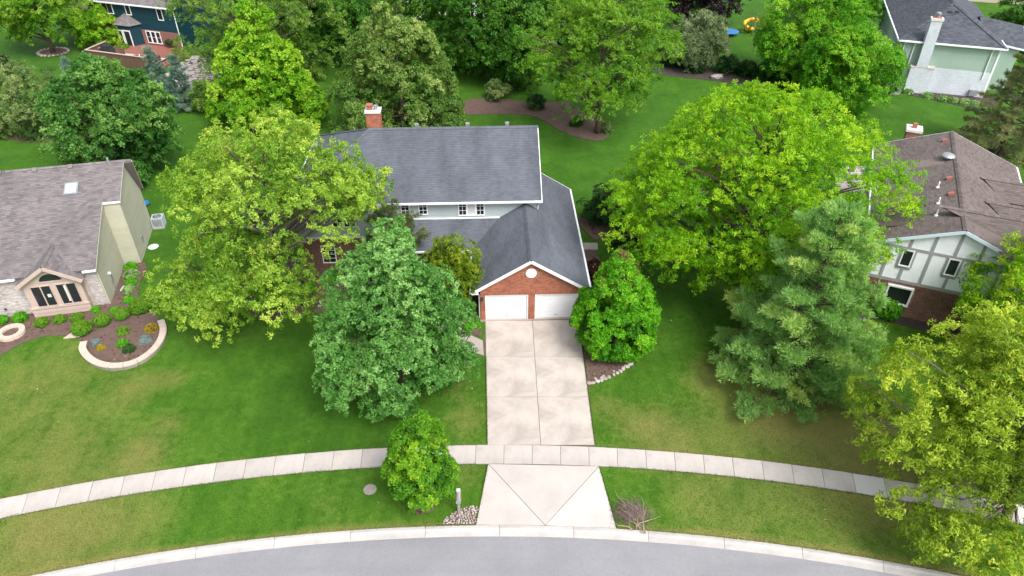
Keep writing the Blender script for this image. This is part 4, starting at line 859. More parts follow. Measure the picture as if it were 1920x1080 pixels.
def tree(name, label, xy, prof, Rx, Ry, zb, zt, ncl, nleaf, leaf, mat, seed, Rc=.9, hc=.4, up=.7, rand=.5, curv=.9, off=(0, 0), lobes=.16, shell=.72, rough=.12,
         trunk=.2, bark='bark', droop=.15, tint_h=.25, nlimb=46, group=None, cat='tree', lean=(0, 0), extra=(), spray=0., tvar=.22, crownname='crown', cut=None):
    rg = np.random.default_rng(seed); r = root(name, (xy[0], xy[1], 0), 0, label, cat, group)
    nleaf = int(nleaf * LN); ncl = int(ncl * NCL); leaf = (leaf[0] * LS, leaf[1] * LS); Rx, Ry, zt = Rx - .75 * Rc, Ry - .75 * Rc, zt - .5 * Rc; hc = hc * 1.35
    Cn, O, rho, ti = clusters(rg, prof, Rx, Ry, zb, zt, ncl, shell * .9, lobes, rough * 1.2)
    Cn[:, 0] += off[0]; Cn[:, 1] += off[1]
    for (ex, ey, ez, er, en) in extra:      # additional lobes: a spray of clusters about a point
        v = unit(rg.normal(0, 1, (en, 3))); q = np.array([ex, ey, ez]) + v * er * (rg.random((en, 1)) ** .4) * np.array([1, 1, .55]); Cn = np.vstack([Cn, q]); O = np.vstack([O, v]); ti = np.append(ti, np.full(en, .6))
    if cut is not None:
        m = cut(Cn); Cn, O, ti = Cn[m], O[m], ti[m]
    nc = len(Cn)
    # trunk
    zt2 = zb + (zt - zb) * .72; tp = [(off[0] * (k / 8) ** 1.3 + math.sin(k * 1.3 + seed) * .06 * k / 4, off[1] * (k / 8) ** 1.3 + math.cos(k * 1.7 + seed) * .06 * k / 4, -.1 + (zt2 + .1) * k / 8) for k in range(9)]
    MB().tube(tp, [trunk * (1.35 if k == 0 else 1 - .09 * k) for k in range(9)], 9).build('trunk', bark, r, True)
    if nlimb:
        sel = rg.choice(nc, min(nlimb, nc), replace=False); limb_mesh(rg, tp, trunk, Cn[sel], r, bark, trunk * .3)
    size = rg.uniform(.6, 1.35, nc) * Rc; per = rg.multinomial(nleaf, size ** 2 / (size ** 2).sum()); idx = np.repeat(np.arange(nc), per); n = len(idx)
    nn = unit(O * (1 - up) + np.array([0, 0, 1.]) * up + rg.normal(0, .22, (nc, 3)))
    a = unit(np.cross(nn, np.array([.31, .77, .2]))); b = np.cross(nn, a)
    # sprigs: twig ends spread over the cluster dome, each carrying a fan of leaves
    SPN = 20; ns = max(nc, int(nleaf * QN / SPN)); sp_c = np.sort(rg.choice(nc, ns, p=size ** 2 / (size ** 2).sum()))
    an = rg.random(ns) * 2 * np.pi
    if spray > 0: an = np.round(an / (2 * np.pi) * 7 + rg.random(nc)[sp_c]) / 7 * 2 * np.pi + rg.normal(0, spray, ns)
    d = np.sqrt(rg.random(ns)); rad = a[sp_c] * np.cos(an)[:, None] + b[sp_c] * np.sin(an)[:, None]
    h = hc * (1 - d ** 2) * size[sp_c] / Rc + rg.normal(0, .13, ns) * size[sp_c]
    SP_ = Cn[sp_c] + rad * (d * size[sp_c] * rg.uniform(.85, 1.25, ns))[:, None] + nn[sp_c] * h[:, None]; SP_[:, 2] -= droop * (d * size[sp_c]) ** 2
    ax = unit(nn[sp_c] * .8 + rad * (d * curv)[:, None] + rg.normal(0, .35, (ns, 3)) - np.array([0, 0, droop]))
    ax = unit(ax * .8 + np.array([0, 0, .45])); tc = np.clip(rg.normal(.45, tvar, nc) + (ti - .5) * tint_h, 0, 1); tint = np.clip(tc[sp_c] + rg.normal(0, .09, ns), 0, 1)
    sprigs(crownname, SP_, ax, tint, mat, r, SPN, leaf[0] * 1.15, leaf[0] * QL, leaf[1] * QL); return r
def conifer(name, label, xy, H, Rb, zb, tiers, nb, nleaf, leaf, mat, seed, rise=.15, trunk=.18, bark='bark', power=.85, tuft=.3, group=None, cat='tree', gap=.25, flat_=.35, fmin=.35):
    """whorled branches, each a fan of needle tufts"""
    rg = np.random.default_rng(seed); r = root(name, (xy[0], xy[1], 0), 0, label, cat, group)
    MB().tube([(0, 0, -.1), (.03, 0, H * .35), (0, .04, H * .7), (0, 0, H * .98)], [trunk * 1.2, trunk * .8, trunk * .45, .02], 8).build('trunk', bark, r, True)
    pts = []; br = MB(); tn = []
    for k in range(tiers):
        t = (k + rg.uniform(-.25, .25)) / tiers; t = min(max(t, 0), 1); z = min(zb + (H - zb) * t, H * .94); L = Rb * (1 - t) ** power * rg.uniform(.85, 1.12) + .12
        m = max(4, int(nb * (.55 + .45 * (1 - t))))
        for j in range(m):
            th = 2 * np.pi * (j + rg.uniform(-.3, .3)) / m + k * 1.9; l = L * rg.uniform(.72, 1.15); dirv = np.array([math.cos(th), math.sin(th), 0]); sd = np.array([-math.sin(th), math.cos(th), 0])
            up_ = rise * l + .35 * t * l; zz = lambda u: z + up_ * u - .18 * l * u * (1 - t) + .10 * l * u * u
            br.tube([dirv * l * u + np.array([0, 0, zz(u)]) for u in (0, .35, .7, 1)], [.035 * l ** .5, .028 * l ** .5, .018, .008], 4, False)
            nt_ = max(5, int(7 + 10 * l)); tt = rg.uniform(.0, .12); shade = rg.normal(.42, .17)
            for q in range(nt_):
                u = fmin + (1.03 - fmin) * rg.random() ** .75; wv = flat_ * l * (1.08 - u) ** .7 * rg.uniform(-1, 1)
                pts.append(dirv * l * u + sd * wv + np.array([0, 0, zz(u) + rg.normal(0, .05) + abs(wv) * .05])); tn.append((dirv + sd * np.sign(wv) * .6, shade + .22 * (u - .6)))
    br.build('branches', bark, r, True, 'stuff')
    pts = np.repeat(np.array(pts), 2, axis=0); nc = len(pts); pts = pts + rg.normal(0, tuft * .3, (nc, 3)) * np.array([1, 1, .5])
    dv = np.repeat(np.array([q[0] for q in tn]), 2, axis=0); sh = np.repeat(np.array([q[1] for q in tn]), 2)
    D = unit(dv * .8 + np.array([0, 0, .9]) + rg.normal(0, .35, (nc, 3)))
    sprigs('crown', pts, D, np.clip(sh + rg.normal(0, .1, nc), 0, 1), mat, r, max(12, int(nleaf * 1.5 / nc)), tuft * .55, leaf[0] * .8, leaf[1] * .8, True); return r

# leaf colours: dark, middle, young growth (display values, scaled down to leaf reflectance by LK)
LK = .93
LM = {
    't1': leafmat('lime_leaves', [(88, 132, 34), (140, 180, 54), (192, 212, 88)], LK),
    't2': leafmat('maple_leaves', [(62, 116, 42), (104, 160, 72), (158, 200, 118)], LK),
    't3': leafmat('young_tree_leaves', [(46, 102, 14), (92, 152, 26), (160, 200, 46)], LK),
    't4': leafmat('olive_gold_leaves', [(70, 100, 12), (112, 142, 18), (160, 172, 40)], LK),
    't5': leafmat('dull_pine_needles', [(66, 86, 50), (100, 116, 70), (140, 148, 94)], LK),
    't6': leafmat('fresh_hedge_leaves', [(54, 120, 8), (98, 174, 20), (150, 208, 46)], LK),
    't6b': leafmat('browned_leaves', [(112, 104, 56), (142, 142, 66), (150, 118, 78)], LK),
    't7': leafmat('honeylocust_leaves', [(80, 140, 8), (130, 184, 16), (180, 212, 38)], LK),
    't8': leafmat('white_pine_needles', [(104, 156, 84), (150, 194, 108), (206, 220, 122)], LK),
    't9': leafmat('bronze_lime_leaves', [(98, 124, 28), (146, 178, 42), (200, 214, 74)], LK, spread=.4),
    't9b': leafmat('bright_lime_leaves', [(92, 150, 14), (144, 192, 26), (196, 216, 56)], LK),
    't10': leafmat('linden_leaves', [(74, 114, 42), (116, 150, 64), (170, 188, 106)], LK),
    't11': leafmat('norway_maple_leaves', [(82, 138, 18), (128, 182, 32), (176, 208, 60)], LK),
    't12': leafmat('deep_maple_leaves', [(46, 98, 32), (82, 136, 54), (132, 174, 84)], LK),
    't13': leafmat('pear_leaves', [(72, 108, 48), (114, 142, 76), (168, 180, 116)], LK),
    't15': leafmat('pale_locust_leaves', [(66, 116, 14), (108, 158, 32), (156, 188, 64)], LK),
    't16': leafmat('feathery_leaves', [(72, 114, 32), (116, 156, 54), (162, 186, 92)], LK),
    't17': leafmat('dark_woodland_leaves', [(42, 92, 18), (76, 130, 34), (122, 168, 58)], LK),
    't18': leafmat('bright_ash_leaves', [(60, 130, 10), (104, 170, 26), (156, 200, 54)], LK),
    't19': leafmat('silver_olive_leaves', [(80, 100, 64), (118, 138, 92), (182, 192, 148)], LK),
    't20': leafmat('purple_leaves', [(26, 16, 24), (46, 30, 42), (74, 50, 58)], LK),
    't21': leafmat('grey_spruce_needles', [(102, 114, 82), (144, 152, 106), (186, 180, 132)], LK),
    'blue': leafmat('blue_spruce_needles', [(84, 120, 108), (130, 162, 148), (184, 204, 188)], LK),
    'box': leafmat('boxwood_leaves', [(58, 112, 16), (98, 152, 30), (148, 178, 58)], LK),
    'hosta': leafmat('hosta_leaves', [(62, 120, 30), (120, 164, 80), (206, 214, 170)], LK),
    'gold': leafmat('gold_leaves', [(130, 116, 30), (176, 150, 44), (196, 186, 60)], LK),
    'bluegrass': leafmat('blue_grass_blades', [(98, 122, 132), (132, 152, 158), (174, 190, 190)], LK),
    'fern': leafmat('fern_leaves', [(46, 122, 14), (86, 168, 22), (130, 196, 44)], LK),
    'dk': leafmat('dark_shrub_leaves', [(22, 62, 18), (48, 92, 36), (92, 124, 62)], LK),
    'red': leafmat('red_shrub_leaves', [(40, 26, 26), (74, 46, 42), (96, 66, 52)], LK),
}
def T(*a, **k): return tree(*a, **k)
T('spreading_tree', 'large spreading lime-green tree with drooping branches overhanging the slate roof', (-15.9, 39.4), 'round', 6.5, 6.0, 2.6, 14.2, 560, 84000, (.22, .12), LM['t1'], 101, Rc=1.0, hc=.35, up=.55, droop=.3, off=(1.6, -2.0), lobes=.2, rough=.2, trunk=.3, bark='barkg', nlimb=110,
  extra=[(6.9, 1.6, 8.2, 1.5, 12), (5.8, .6, 8.9, 1.8, 16), (-2.5, -4.4, 3.6, 1.7, 26), (-4.8, -3.0, 3.9, 1.7, 22), (-.5, -3.8, 4.4, 1.6, 16)],
  cut=lambda c: ~((c[:, 2] + .62 * c[:, 1] < 7.0) & (((c[:, 0] > 3.4) & (np.sin(c[:, 0] * 37.7 + c[:, 1] * 91.3) < .97)) | ((c[:, 0] > 1.8) & (np.sin(c[:, 0] * 37.7 + c[:, 1] * 91.3) < .45)))))
T('maple_tree', 'mid-green maple on the lawn between the driveway and lime-green tree', (-6.35, 30.9), 'ovate', 4.4, 4.3, .8, 11.8, 560, 84000, (.19, .13), LM['t2'], 102, Rc=.72, hc=.42, up=.62, lobes=.2, rough=.12, trunk=.2, bark='barkg')
T('young_tree', 'small bright green tree on the verge between sidewalk and kerb', (-4.45, 22.9), 'egg', 1.75, 1.7, .8, 6.3, 230, 24000, (.17, .115), LM['t3'], 103, Rc=.42, hc=.25, up=.55, lobes=.16, trunk=.07, nlimb=30)
T('ornamental_tree', 'small olive-gold tree beside the garage eave', (-3.85, 38.6), 'dome', 2.25, 2.0, .7, 5.9, 230, 24000, (.16, .09), LM['t4'], 104, Rc=.55, hc=.22, up=.75, trunk=.08, nlimb=26)
conifer('mugo_pine', 'dull dark pine against the grey siding behind the maple', (-8.2, 41.6), 5.9, 2.9, .4, 12, 8, 16000, (.26, .04), LM['t5'], 105, rise=.45, power=.55, flat_=.45)
T('hornbeam_tree', 'dense egg-shaped bright green tree with browned tip beside garage door', (6.4, 34.9), 'ovate', 2.62, 2.6, .15, 7.1, 460, 74000, (.16, .125), LM['t6'], 106, Rc=.36, hc=.26, up=.35, lobes=.03, rough=.04, shell=1.0, trunk=.1, nlimb=24)
def browned_tip():
    h = [o for o in bpy.data.objects if o.name == 'hornbeam_tree'][0]; rg = np.random.default_rng(5)
    n = 1500; z = rg.random(n); P = np.stack([rg.normal(0, .55, n) * (1.15 - z), rg.normal(0, .55, n) * (1.15 - z) - .25 + z * .3, 5.5 + z * 1.7], 1)
    leafmesh('browned_tip', P, rg.normal(0, .8, (n, 3)) + np.array([0, 0, .6]), rg.normal(0, .5, (n, 3)) + np.array([0, 0, 1]), np.full(n, .15), np.full(n, .09), rg.random(n), LM['t6b'], h)
    mb = MB()
    for k in range(24):
        a = rg.random() * 6.28; q = rg.uniform(.15, .6); mb.tube([(0, 0, 4.6), (q * .5 * math.cos(a), q * .5 * math.sin(a), 5.9), (q * math.cos(a), q * math.sin(a), rg.uniform(6.5, 7.5))], [.03, .018, .006], 4, False)
    mb.build('bare_twigs', 'bark', h)
browned_tip()
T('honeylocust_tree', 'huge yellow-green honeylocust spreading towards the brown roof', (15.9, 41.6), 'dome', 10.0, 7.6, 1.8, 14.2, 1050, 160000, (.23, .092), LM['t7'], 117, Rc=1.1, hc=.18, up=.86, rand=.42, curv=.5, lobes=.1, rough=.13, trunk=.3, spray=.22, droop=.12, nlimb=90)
conifer('white_pine', 'soft blue-green pine with tiered branches on the dry lawn', (17.0, 32.4), 12.0, 5.1, .6, 15, 9, 96000, (.27, .07), LM['t8'], 108, rise=.1, trunk=.22, power=.72, tuft=.42, flat_=.42, fmin=.3)
def walk_gap(c):
    x, y, k = c[:, 0] + 24.2, c[:, 1] + 21.8, 30.7 / (30.7 - c[:, 2]); r_ = np.hypot(x * k - CX, y * k - CY)
    return ~((r_ > R_SW0 - 1.0) & (r_ < R_SW1 + 1.0) & (c[:, 2] < 7) & (np.sin(c[:, 0] * 57.7 + c[:, 1] * 31.3) < .05))
T('street_tree', 'lime and bronze leaved tree arching over sidewalk and road', (24.2, 21.8), 'round', 6.2, 5.2, 2.2, 11.6, 520, 70000, (.24, .10), LM['t9'], 109, Rc=.9, hc=.3, up=.6, lobes=.25, rough=.2, trunk=.24, bark='barkg', nlimb=60, off=(-2.0, .9), extra=[(-5.5, -1.8, 3.2, 1.5, 14), (-3.5, -3.2, 2.9, 1.6, 22)], cut=walk_gap)
T('lime_tree', 'bright lime-green tree in front of the half-timbered gable', (30.4, 33.2), 'round', 4.6, 3.8, 1.4, 9.0, 300, 40000, (.23, .12), LM['t9b'], 110, Rc=.85, hc=.32, up=.6, lobes=.22, trunk=.18)
T('linden_tree', 'tall pyramidal linden standing behind the brick chimney', (-10.6, 66.5), 'pyr', 8.0, 7.0, .4, 15.2, 520, 70000, (.30, .19), LM['t10'], 111, Rc=.95, hc=.5, up=.5, lobes=.1, rough=.09, droop=.35, trunk=.26, nlimb=20)
T('norway_maple', 'vivid yellow-green maple behind the spreading lime-green tree', (-24.2, 69.4), 'pyr', 6.5, 6.0, .6, 12.4, 360, 50000, (.30, .22), LM['t11'], 112, Rc=.9, hc=.42, up=.55, lobes=.14, trunk=.2, nlimb=20)
T('deep_green_maple', 'broad deep green maple behind the sage house roof', (-34.4, 58.2), 'round', 5.5, 5.0, .6, 10.0, 420, 62000, (.30, .20), LM['t12'], 113, Rc=1.0, hc=.5, up=.58, lobes=.2, trunk=.22)
T('pear_tree', 'low rounded grey-green tree in a mulch patch', (-47.4, 66.8), 'round', 5.4, 4.2, .2, 6.6, 260, 36000, (.24, .12), LM['t13'], 114, Rc=.7, hc=.4, up=.5, lobes=.1, trunk=.2)
T('backyard_locust', 'airy locust with visible trunk standing in the backyard mulch bed', (8.4, 66.6), 'dome', 7.6, 6.4, 3.6, 14.6, 360, 46000, (.30, .12), LM['t15'], 115, Rc=1.15, hc=.2, up=.82, rand=.45, curv=.5, lobes=.24, rough=.18, trunk=.26, spray=.25, nlimb=70)
T('feathery_tree', 'tall feathery light green tree beside the teal house', (-27.5, 79.5), 'round', 8.6, 6.2, .6, 15.5, 460, 62000, (.32, .11), LM['t16'], 116, Rc=1.2, hc=.3, up=.62, lobes=.24, rough=.16, trunk=.24, bark='barkg', spray=.3, droop=.3, nlimb=60)
WOOD = 'trees of the dark stand behind the linden'
WL = ['dark green tree at the teal house end of the stand', 'dark green tree directly behind the linden top', 'slim dark green tree beside the airy locust', 'tall dark green tree deep behind the linden', 'tall dark green tree deep behind the airy locust', 'broad dark green tree behind the feathery tree', 'dark green tree between airy locust and purple tree']
protos = []
for i, (x, y, r_, h_) in enumerate([(-19.5, 88, 6.6, 14), (-4.5, 83, 5.8, 14.5), (.5, 79, 4.4, 12), (-12, 92, 6.4, 15), (3.5, 92, 6.5, 15), (-28, 97, 7, 14), (12.5, 92, 6, 13)]):
    if i < 3:
        protos.append((T('woodland_tree', WL[i], (x, y), 'egg', r_, r_ * .95, .8, h_, 300, 32000, (.36, .22), LM['t17'], 120 + i, Rc=1.1, hc=.5, up=.55, lobes=.18, trunk=.24, nlimb=26, group=WOOD), r_, h_)); continue
    p, pr0, ph0 = protos[i % 3]; c = p.copy(); COL.objects.link(c); c.location = (x, y, 0); c.rotation_euler = (0, 0, 1.1 * i); c.scale = (r_ / pr0, r_ / pr0, h_ / ph0); c["label"] = WL[i]
    for ch in list(p.children):
        q = ch.copy(); COL.objects.link(q); q.parent = c
T('ash_tree', 'bright green full-crowned ash next to the play slide', (32.4, 79.5), 'round', 6.6, 5.6, .8, 11.4, 360, 48000, (.32, .16), LM['t18'], 130, Rc=1.05, hc=.4, up=.6, lobes=.2, trunk=.24, nlimb=40)
T('ash_tree', 'bright green full-crowned ash nearest the pale green house', (34.6, 72.6), 'round', 4.9, 4.4, .4, 8.6, 280, 38000, (.30, .16), LM['t18'], 131, Rc=1.0, hc=.4, up=.6, lobes=.2, trunk=.2, nlimb=30)
T('ash_tree', 'bright green full-crowned ash far behind the play slide', (41.5, 96), 'round', 6.4, 5.6, .6, 11, 260, 30000, (.34, .18), LM['t18'], 132, Rc=1.1, hc=.4, up=.6, lobes=.2, trunk=.2, nlimb=20)
T('russian_olive', 'silvery grey-green shrubby tree at the dark mulch bed', (22.0, 84.2), 'round', 3.9, 3.0, .3, 6.6, 200, 24000, (.28, .11), LM['t19'], 133, Rc=.8, hc=.35, up=.5, lobes=.25, rough=.2, trunk=.14, nlimb=40)
T('purple_tree', 'dark purple-leaved tree behind the silvery shrub', (25.5, 101), 'round', 5.4, 4.4, .5, 8.2, 240, 26000, (.32, .2), LM['t20'], 134, Rc=1.0, hc=.4, up=.55, trunk=.18, nlimb=16)
conifer('grey_spruce', 'drooping grey-olive spruce beside the pale green house lawn', (45.2, 61.8), 11.4, 4.3, .3, 16, 8, 46000, (.34, .06), LM['t21'], 135, rise=-.1, power=.75, flat_=.4)
T('corner_tree', 'leafy green tree behind the side wing of the pale green house', (62, 88.5), 'round', 4.2, 3.6, .5, 8.4, 180, 20000, (.32, .2), LM['t17'], 136, Rc=.95, hc=.4, nlimb=16, trunk=.16)
T('yard_maple', 'open green maple in a ring-edged bed on the teal house lawn', (-57, 90), 'dome', 6.6, 5.2, 2.6, 10.4, 260, 30000, (.32, .18), LM['t15'], 137, Rc=1.1, hc=.3, up=.75, lobes=.25, trunk=.24, nlimb=50)
T('yellow_shrub_tree', 'yellow-green bushy tree at the brick end of teal house', (-51.5, 91.6), 'round', 3.0, 2.4, .3, 5.4, 130, 15000, (.28, .17), LM['t11'], 138, Rc=.75, hc=.35, nlimb=16, trunk=.1)
T('purple_shrub', 'low dark purple maple on the teal house lawn', (-57.5, 80.6), 'dome', 2.5, 2.2, .2, 2.6, 80, 9000, (.24, .1), LM['t20'], 139, Rc=.6, hc=.25, nlimb=14, trunk=.08, cat='shrub')
conifer('blue_spruce', 'tiny conical blue spruce alone on the lawn', (-50.0, 80.4), 2.9, .75, .1, 8, 7, 5000, (.2, .045), LM['blue'], 140, rise=.15, trunk=.05, group=None)
conifer('blue_spruce', 'slender blue spruce with bare lower trunk before the deck steps', (-36.9, 73.6), 6.4, 1.5, 1.0, 11, 6, 8000, (.26, .05), LM['blue'], 141, rise=.1, trunk=.09)
conifer('blue_spruce', 'fuller blue spruce beside the flagstone patio', (-34.2, 72.6), 5.9, 1.7, .4, 11, 7, 10000, (.26, .05), LM['blue'], 142, rise=.1, trunk=.09)
T('evergreen_shrub', 'soft green arborvitae mound beside the fuller blue spruce', (-31.0, 71.5), 'round', 1.9, 1.7, .1, 3.4, 90, 10000, (.26, .1), LM['t16'], 143, Rc=.6, hc=.3, nlimb=0, trunk=.08, cat='shrub')
T('holly_tree', 'dark green upright tree touching the pale green house corner', (40.4, 77.2), 'egg', 1.9, 1.7, .2, 6.0, 130, 15000, (.24, .15), LM['t12'], 144, Rc=.6, hc=.3, nlimb=10, trunk=.09)
T('young_arborvitae', 'small yellow-green shrub beside the pale green house wing', (57.2, 82.6), 'egg', 1.1, 1.0, .1, 2.8, 60, 6000, (.22, .13), LM['t18'], 145, Rc=.45, hc=.25, nlimb=0, trunk=.05, cat='shrub')
T('backyard_shrub', 'rounded dark shrub between the side roof and honeylocust', (7.4, 49.8), 'round', 1.9, 1.7, .1, 3.2, 130, 13000, (.17, .1), LM['dk'], 146, Rc=.5, hc=.25, nlimb=20, trunk=.06, cat='shrub')
T('backyard_shrub', 'low spreading dark shrub under the honeylocust edge', (9.2, 46.6), 'round', 1.7, 1.4, .1, 2.2, 90, 9000, (.17, .1), LM['dk'], 147, Rc=.5, hc=.25, nlimb=20, trunk=.06, cat='shrub')
T('barberry_shrub', 'dark red shrub below the side eave gutter', (5.9, 41.9), 'round', .8, 1.5, .05, 1.5, 80, 7000, (.12, .07), LM['red'], 148, Rc=.35, hc=.2, nlimb=14, trunk=.04, cat='shrub')
HEDGE = 'dark shrubs along the backyard mulch bed'
for i, (x, y, r_, h_) in enumerate([(25.2, 83.0, 1.7, 1.9), (27.2, 81.8, 1.5, 1.6), (29.2, 80.6, 1.8, 2.0), (18.6, 85.4, 1.8, 2.2), (21.4, 83.4, 1.2, 1.4), (31.5, 79.6, 1.6, 2.2)]):
    T('dark_shrub', ['dark low shrub just past the pinkish boulder', 'smaller dark shrub between two larger ones on the dark bed', 'dark low shrub at the ash end of the dark bed', 'dark low shrub at the foot of the silvery tree', 'small dark shrub between the boulder and silvery tree', 'dark low shrub under the ash beyond the dark bed'][i], (x, y), 'dome', r_, r_ * .9, .05, h_, 60, 6000, (.24, .14), LM['dk'], 150 + i, Rc=.5, hc=.25, nlimb=0, trunk=.05, cat='shrub', group=HEDGE)
for i, (x, y, r_, h_) in enumerate([(2.5, 72.6, 1.0, 1.5), (-1.6, 75.0, 1.4, 2.0), (6.5, 68.4, .6, .8), (9.3, 67.0, .6, .9), (11.5, 76, 1.8, 2.2)]):
    T('bed_shrub', ['loose dark shrub in the middle of the backyard locust bed', 'loose pale shrub at the linden end of the locust bed', 'small dark tuft on the mulch near the locust trunk', 'small pale tuft right beside the locust trunk', 'loose dark shrub on the grass behind the locust'][i], (x, y), 'round', r_, r_, .05, h_, 50, 3500, (.22, .12), LM['t13' if i % 2 else 'dk'], 160 + i, Rc=.4, hc=.2, nlimb=10, trunk=.04, cat='shrub', group='loose shrubs at the backyard locust bed')
# clipped shrubs and perennials in the sage house bed
def shrub(name, label, x, y, r_, h_, mat, seed, leaf=(.062, .045), n=9500, prof='round', group=None, tv=.22):
    rg = np.random.default_rng(seed); r = root(name, (x, y, 0), 0, label, 'shrub', group); ns = max(60, n // 9)
    MB().tube([(0, 0, -.05), (0, 0, h_ * .5)], [.035, .02], 6).build('trunk', 'bark', r)
    v = unit(rg.normal(0, 1, (ns, 3)))
    if prof == 'dome': v[:, 2] = np.abs(v[:, 2])
    lump = 1 + .05 * np.sin(v[:, 0] * 5 + seed) * np.cos(v[:, 1] * 4 + seed * 2); rad = np.where(rg.random(ns) < .8, 1 - np.abs(rg.normal(0, .04, ns)), rg.uniform(.6, .95, ns)) * lump
    hz = h_ if prof == 'dome' else h_ * .5; P = v * rad[:, None] * np.array([r_, r_, hz]) + np.array([0, 0, 0.02 if prof == 'dome' else h_ * .5 + .01])
    t = np.clip(rg.normal(.45, tv * .7, ns) + .2 * v[:, 2], 0, 1)
    sprigs('crown', P, unit(v + np.array([0, 0, .35]) + rg.normal(0, .2, (ns, 3))), t, LM[mat], r, 9, leaf[0] * 1.0, leaf[0], leaf[1]); return r
BX = 'clipped boxwoods in a row across the sage house bed'
for i, (x, y, r_, lb) in enumerate([(-27.85, 36.2, .62, 'wide clipped boxwood beside the tan stepping stone'), (-26.95, 37.1, .53, 'clipped boxwood second along the row from the stepping stone'), (-25.95, 37.75, .5, 'clipped boxwood third along the row from the stepping stone'), (-25.0, 38.45, .66, 'largest clipped boxwood next to the curved wall end')]):
    shrub('boxwood', lb, x, y, r_, r_ * 1.45, 'box', 200 + i, group=BX)
SP = 'small leafy shrubs in front of the pale brick'
for i, (x, y, r_, lb) in enumerate([(-33.7, 37.2, .42, 'bright leafy shrub at the pale brick beyond the ring planter'), (-32.55, 37.45, .46, 'bright leafy shrub directly behind the ring planter'), (-30.9, 37.0, .42, 'small leafy shrub under the bay edge nearest the ring planter'), (-29.9, 37.35, .38, 'small leafy shrub under the middle of the bay'), (-28.85, 37.5, .38, 'small leafy shrub under the bay edge nearest the boxwoods')]):
    shrub('leafy_shrub', lb, x, y, r_, r_ * 1.3, 'fern' if i < 2 else 'box', 210 + i, (.085, .055), 2600, group=SP)
HO = 'perennials along the sage house side wall'
for i, (x, y, r_, m) in enumerate([(-27.8, 43.5, .46, 'fern'), (-27.35, 42.5, .54, 'hosta'), (-27.0, 41.6, .42, 'fern'), (-26.8, 40.75, .42, 'hosta'), (-26.3, 39.6, .36, 'fern'), (-28.1, 38.5, .28, 'fern'), (-26.7, 38.4, .32, 'fern')]):
    shrub('perennial', ['green perennial in the inner corner of the sage siding', 'large pale-edged hosta along the sage siding', 'green perennial between the two pale-edged hostas', 'small pale-edged hosta next to the meter box', 'green perennial between the meter box and largest boxwood', 'little green perennial at the bay foot', 'little green perennial behind the boxwood row'][i], x, y, r_, r_ * .9, m, 220 + i, (.13, .08), 1300, 'dome', group=HO)
for i, (n_, lb, x, y, r_, m) in enumerate([('green_mound', 'bright green mound in the middle of the curved wall bed', -24.75, 35.0, .38, 'fern'), ('iris_clump', 'dark spiky clump next to the bright green mound', -24.15, 34.5, .35, 'dk'), ('blue_fescue', 'tuft of blue-grey grass inside the curved wall', -23.45, 35.35, .36, 'bluegrass'),
    ('golden_shrub', 'low golden shrub by the end of the curved wall', -23.5, 36.5, .42, 'gold'), ('blue_fescue', 'small blue-grey tuft near the boxwood end', -26.55, 35.15, .25, 'bluegrass'), ('golden_shrub', 'tiny golden plant beside the small blue-grey tuft', -26.0, 34.65, .25, 'gold'), ('lime_perennial', 'loose lime perennial below the boxwood row', -25.25, 36.2, .4, 'box')]):
    shrub(n_, lb, x, y, r_, r_ * 1.1, m, 240 + i, (.15, .035) if m in ('bluegrass', 'dk') else (.09, .05), 1100, 'dome')
MS = 'little shrubs in the bed before the brick wing'
for i, (x, y, r_, m) in enumerate([(-14.2, 40.6, .55, 'fern'), (-14.1, 39.4, .38, 'dk'), (-15.5, 38.8, .4, 'dk'), (-14.9, 39.3, .35, 'fern'), (-16.1, 39.0, .45, 'fern'), (-12.8, 41.8, .6, 'fern'), (-15.2, 41.8, .5, 'dk')]):
    shrub('garden_shrub', ['tallest bright green shrub in the brick wing bed', 'dark round shrub in front of the tallest bright green shrub', 'dark round shrub at the lawn edge of the wing bed', 'bright little shrub between the two dark round shrubs', 'bright low shrub near the spreading tree trunk', 'bright green shrub against the brick wing', 'dark shrub behind the spreading tree trunk'][i], x, y, r_, r_ * 1.2, m, 260 + i, (.1, .06), 2200, group=MS)
for i, (x, y) in enumerate([(-2.45, 36.9), (-2.85, 36.75)]): shrub('fern_clump', 'fresh green clump at the garage corner beside the walk', x, y, .35, .35, 'fern', 270 + i, (.16, .06), 700, 'dome', group='green clumps at the garage corner')
for i, (x, y, r_) in enumerate([(45.0, 75.7, .55), (46.3, 74.9, .6), (47.2, 74.4, .5), (48.1, 73.8, .6), (48.9, 73.4, .55), (49.8, 73.1, .4), (43.4, 76.8, .5)]):
    shrub('hosta', 'pale variegated hosta in the row before the white brick', x, y, r_, r_ * .8, 'hosta', 280 + i, (.2, .12), 900, 'dome', group='hostas before the white brick')
shrub('patio_shrub', 'round light green shrub at the teal house door', -48.2, 89.8, .9, 1.2, 'box', 290, (.12, .08), 3000)
shrub('foundation_shrub', 'dark green shrub under the half-timbered house window', 25.0, 38.0, .9, 1.3, 'fern', 291, (.12, .08), 3500)
shrub('window_box_plants', 'leafy plants growing in the window box on pink brick', -42.2, 90.0, .5, .6, 'dk', 292, (.14, .08), 900)
bpy.data.objects['window_box_plants'].location.z = 1.0

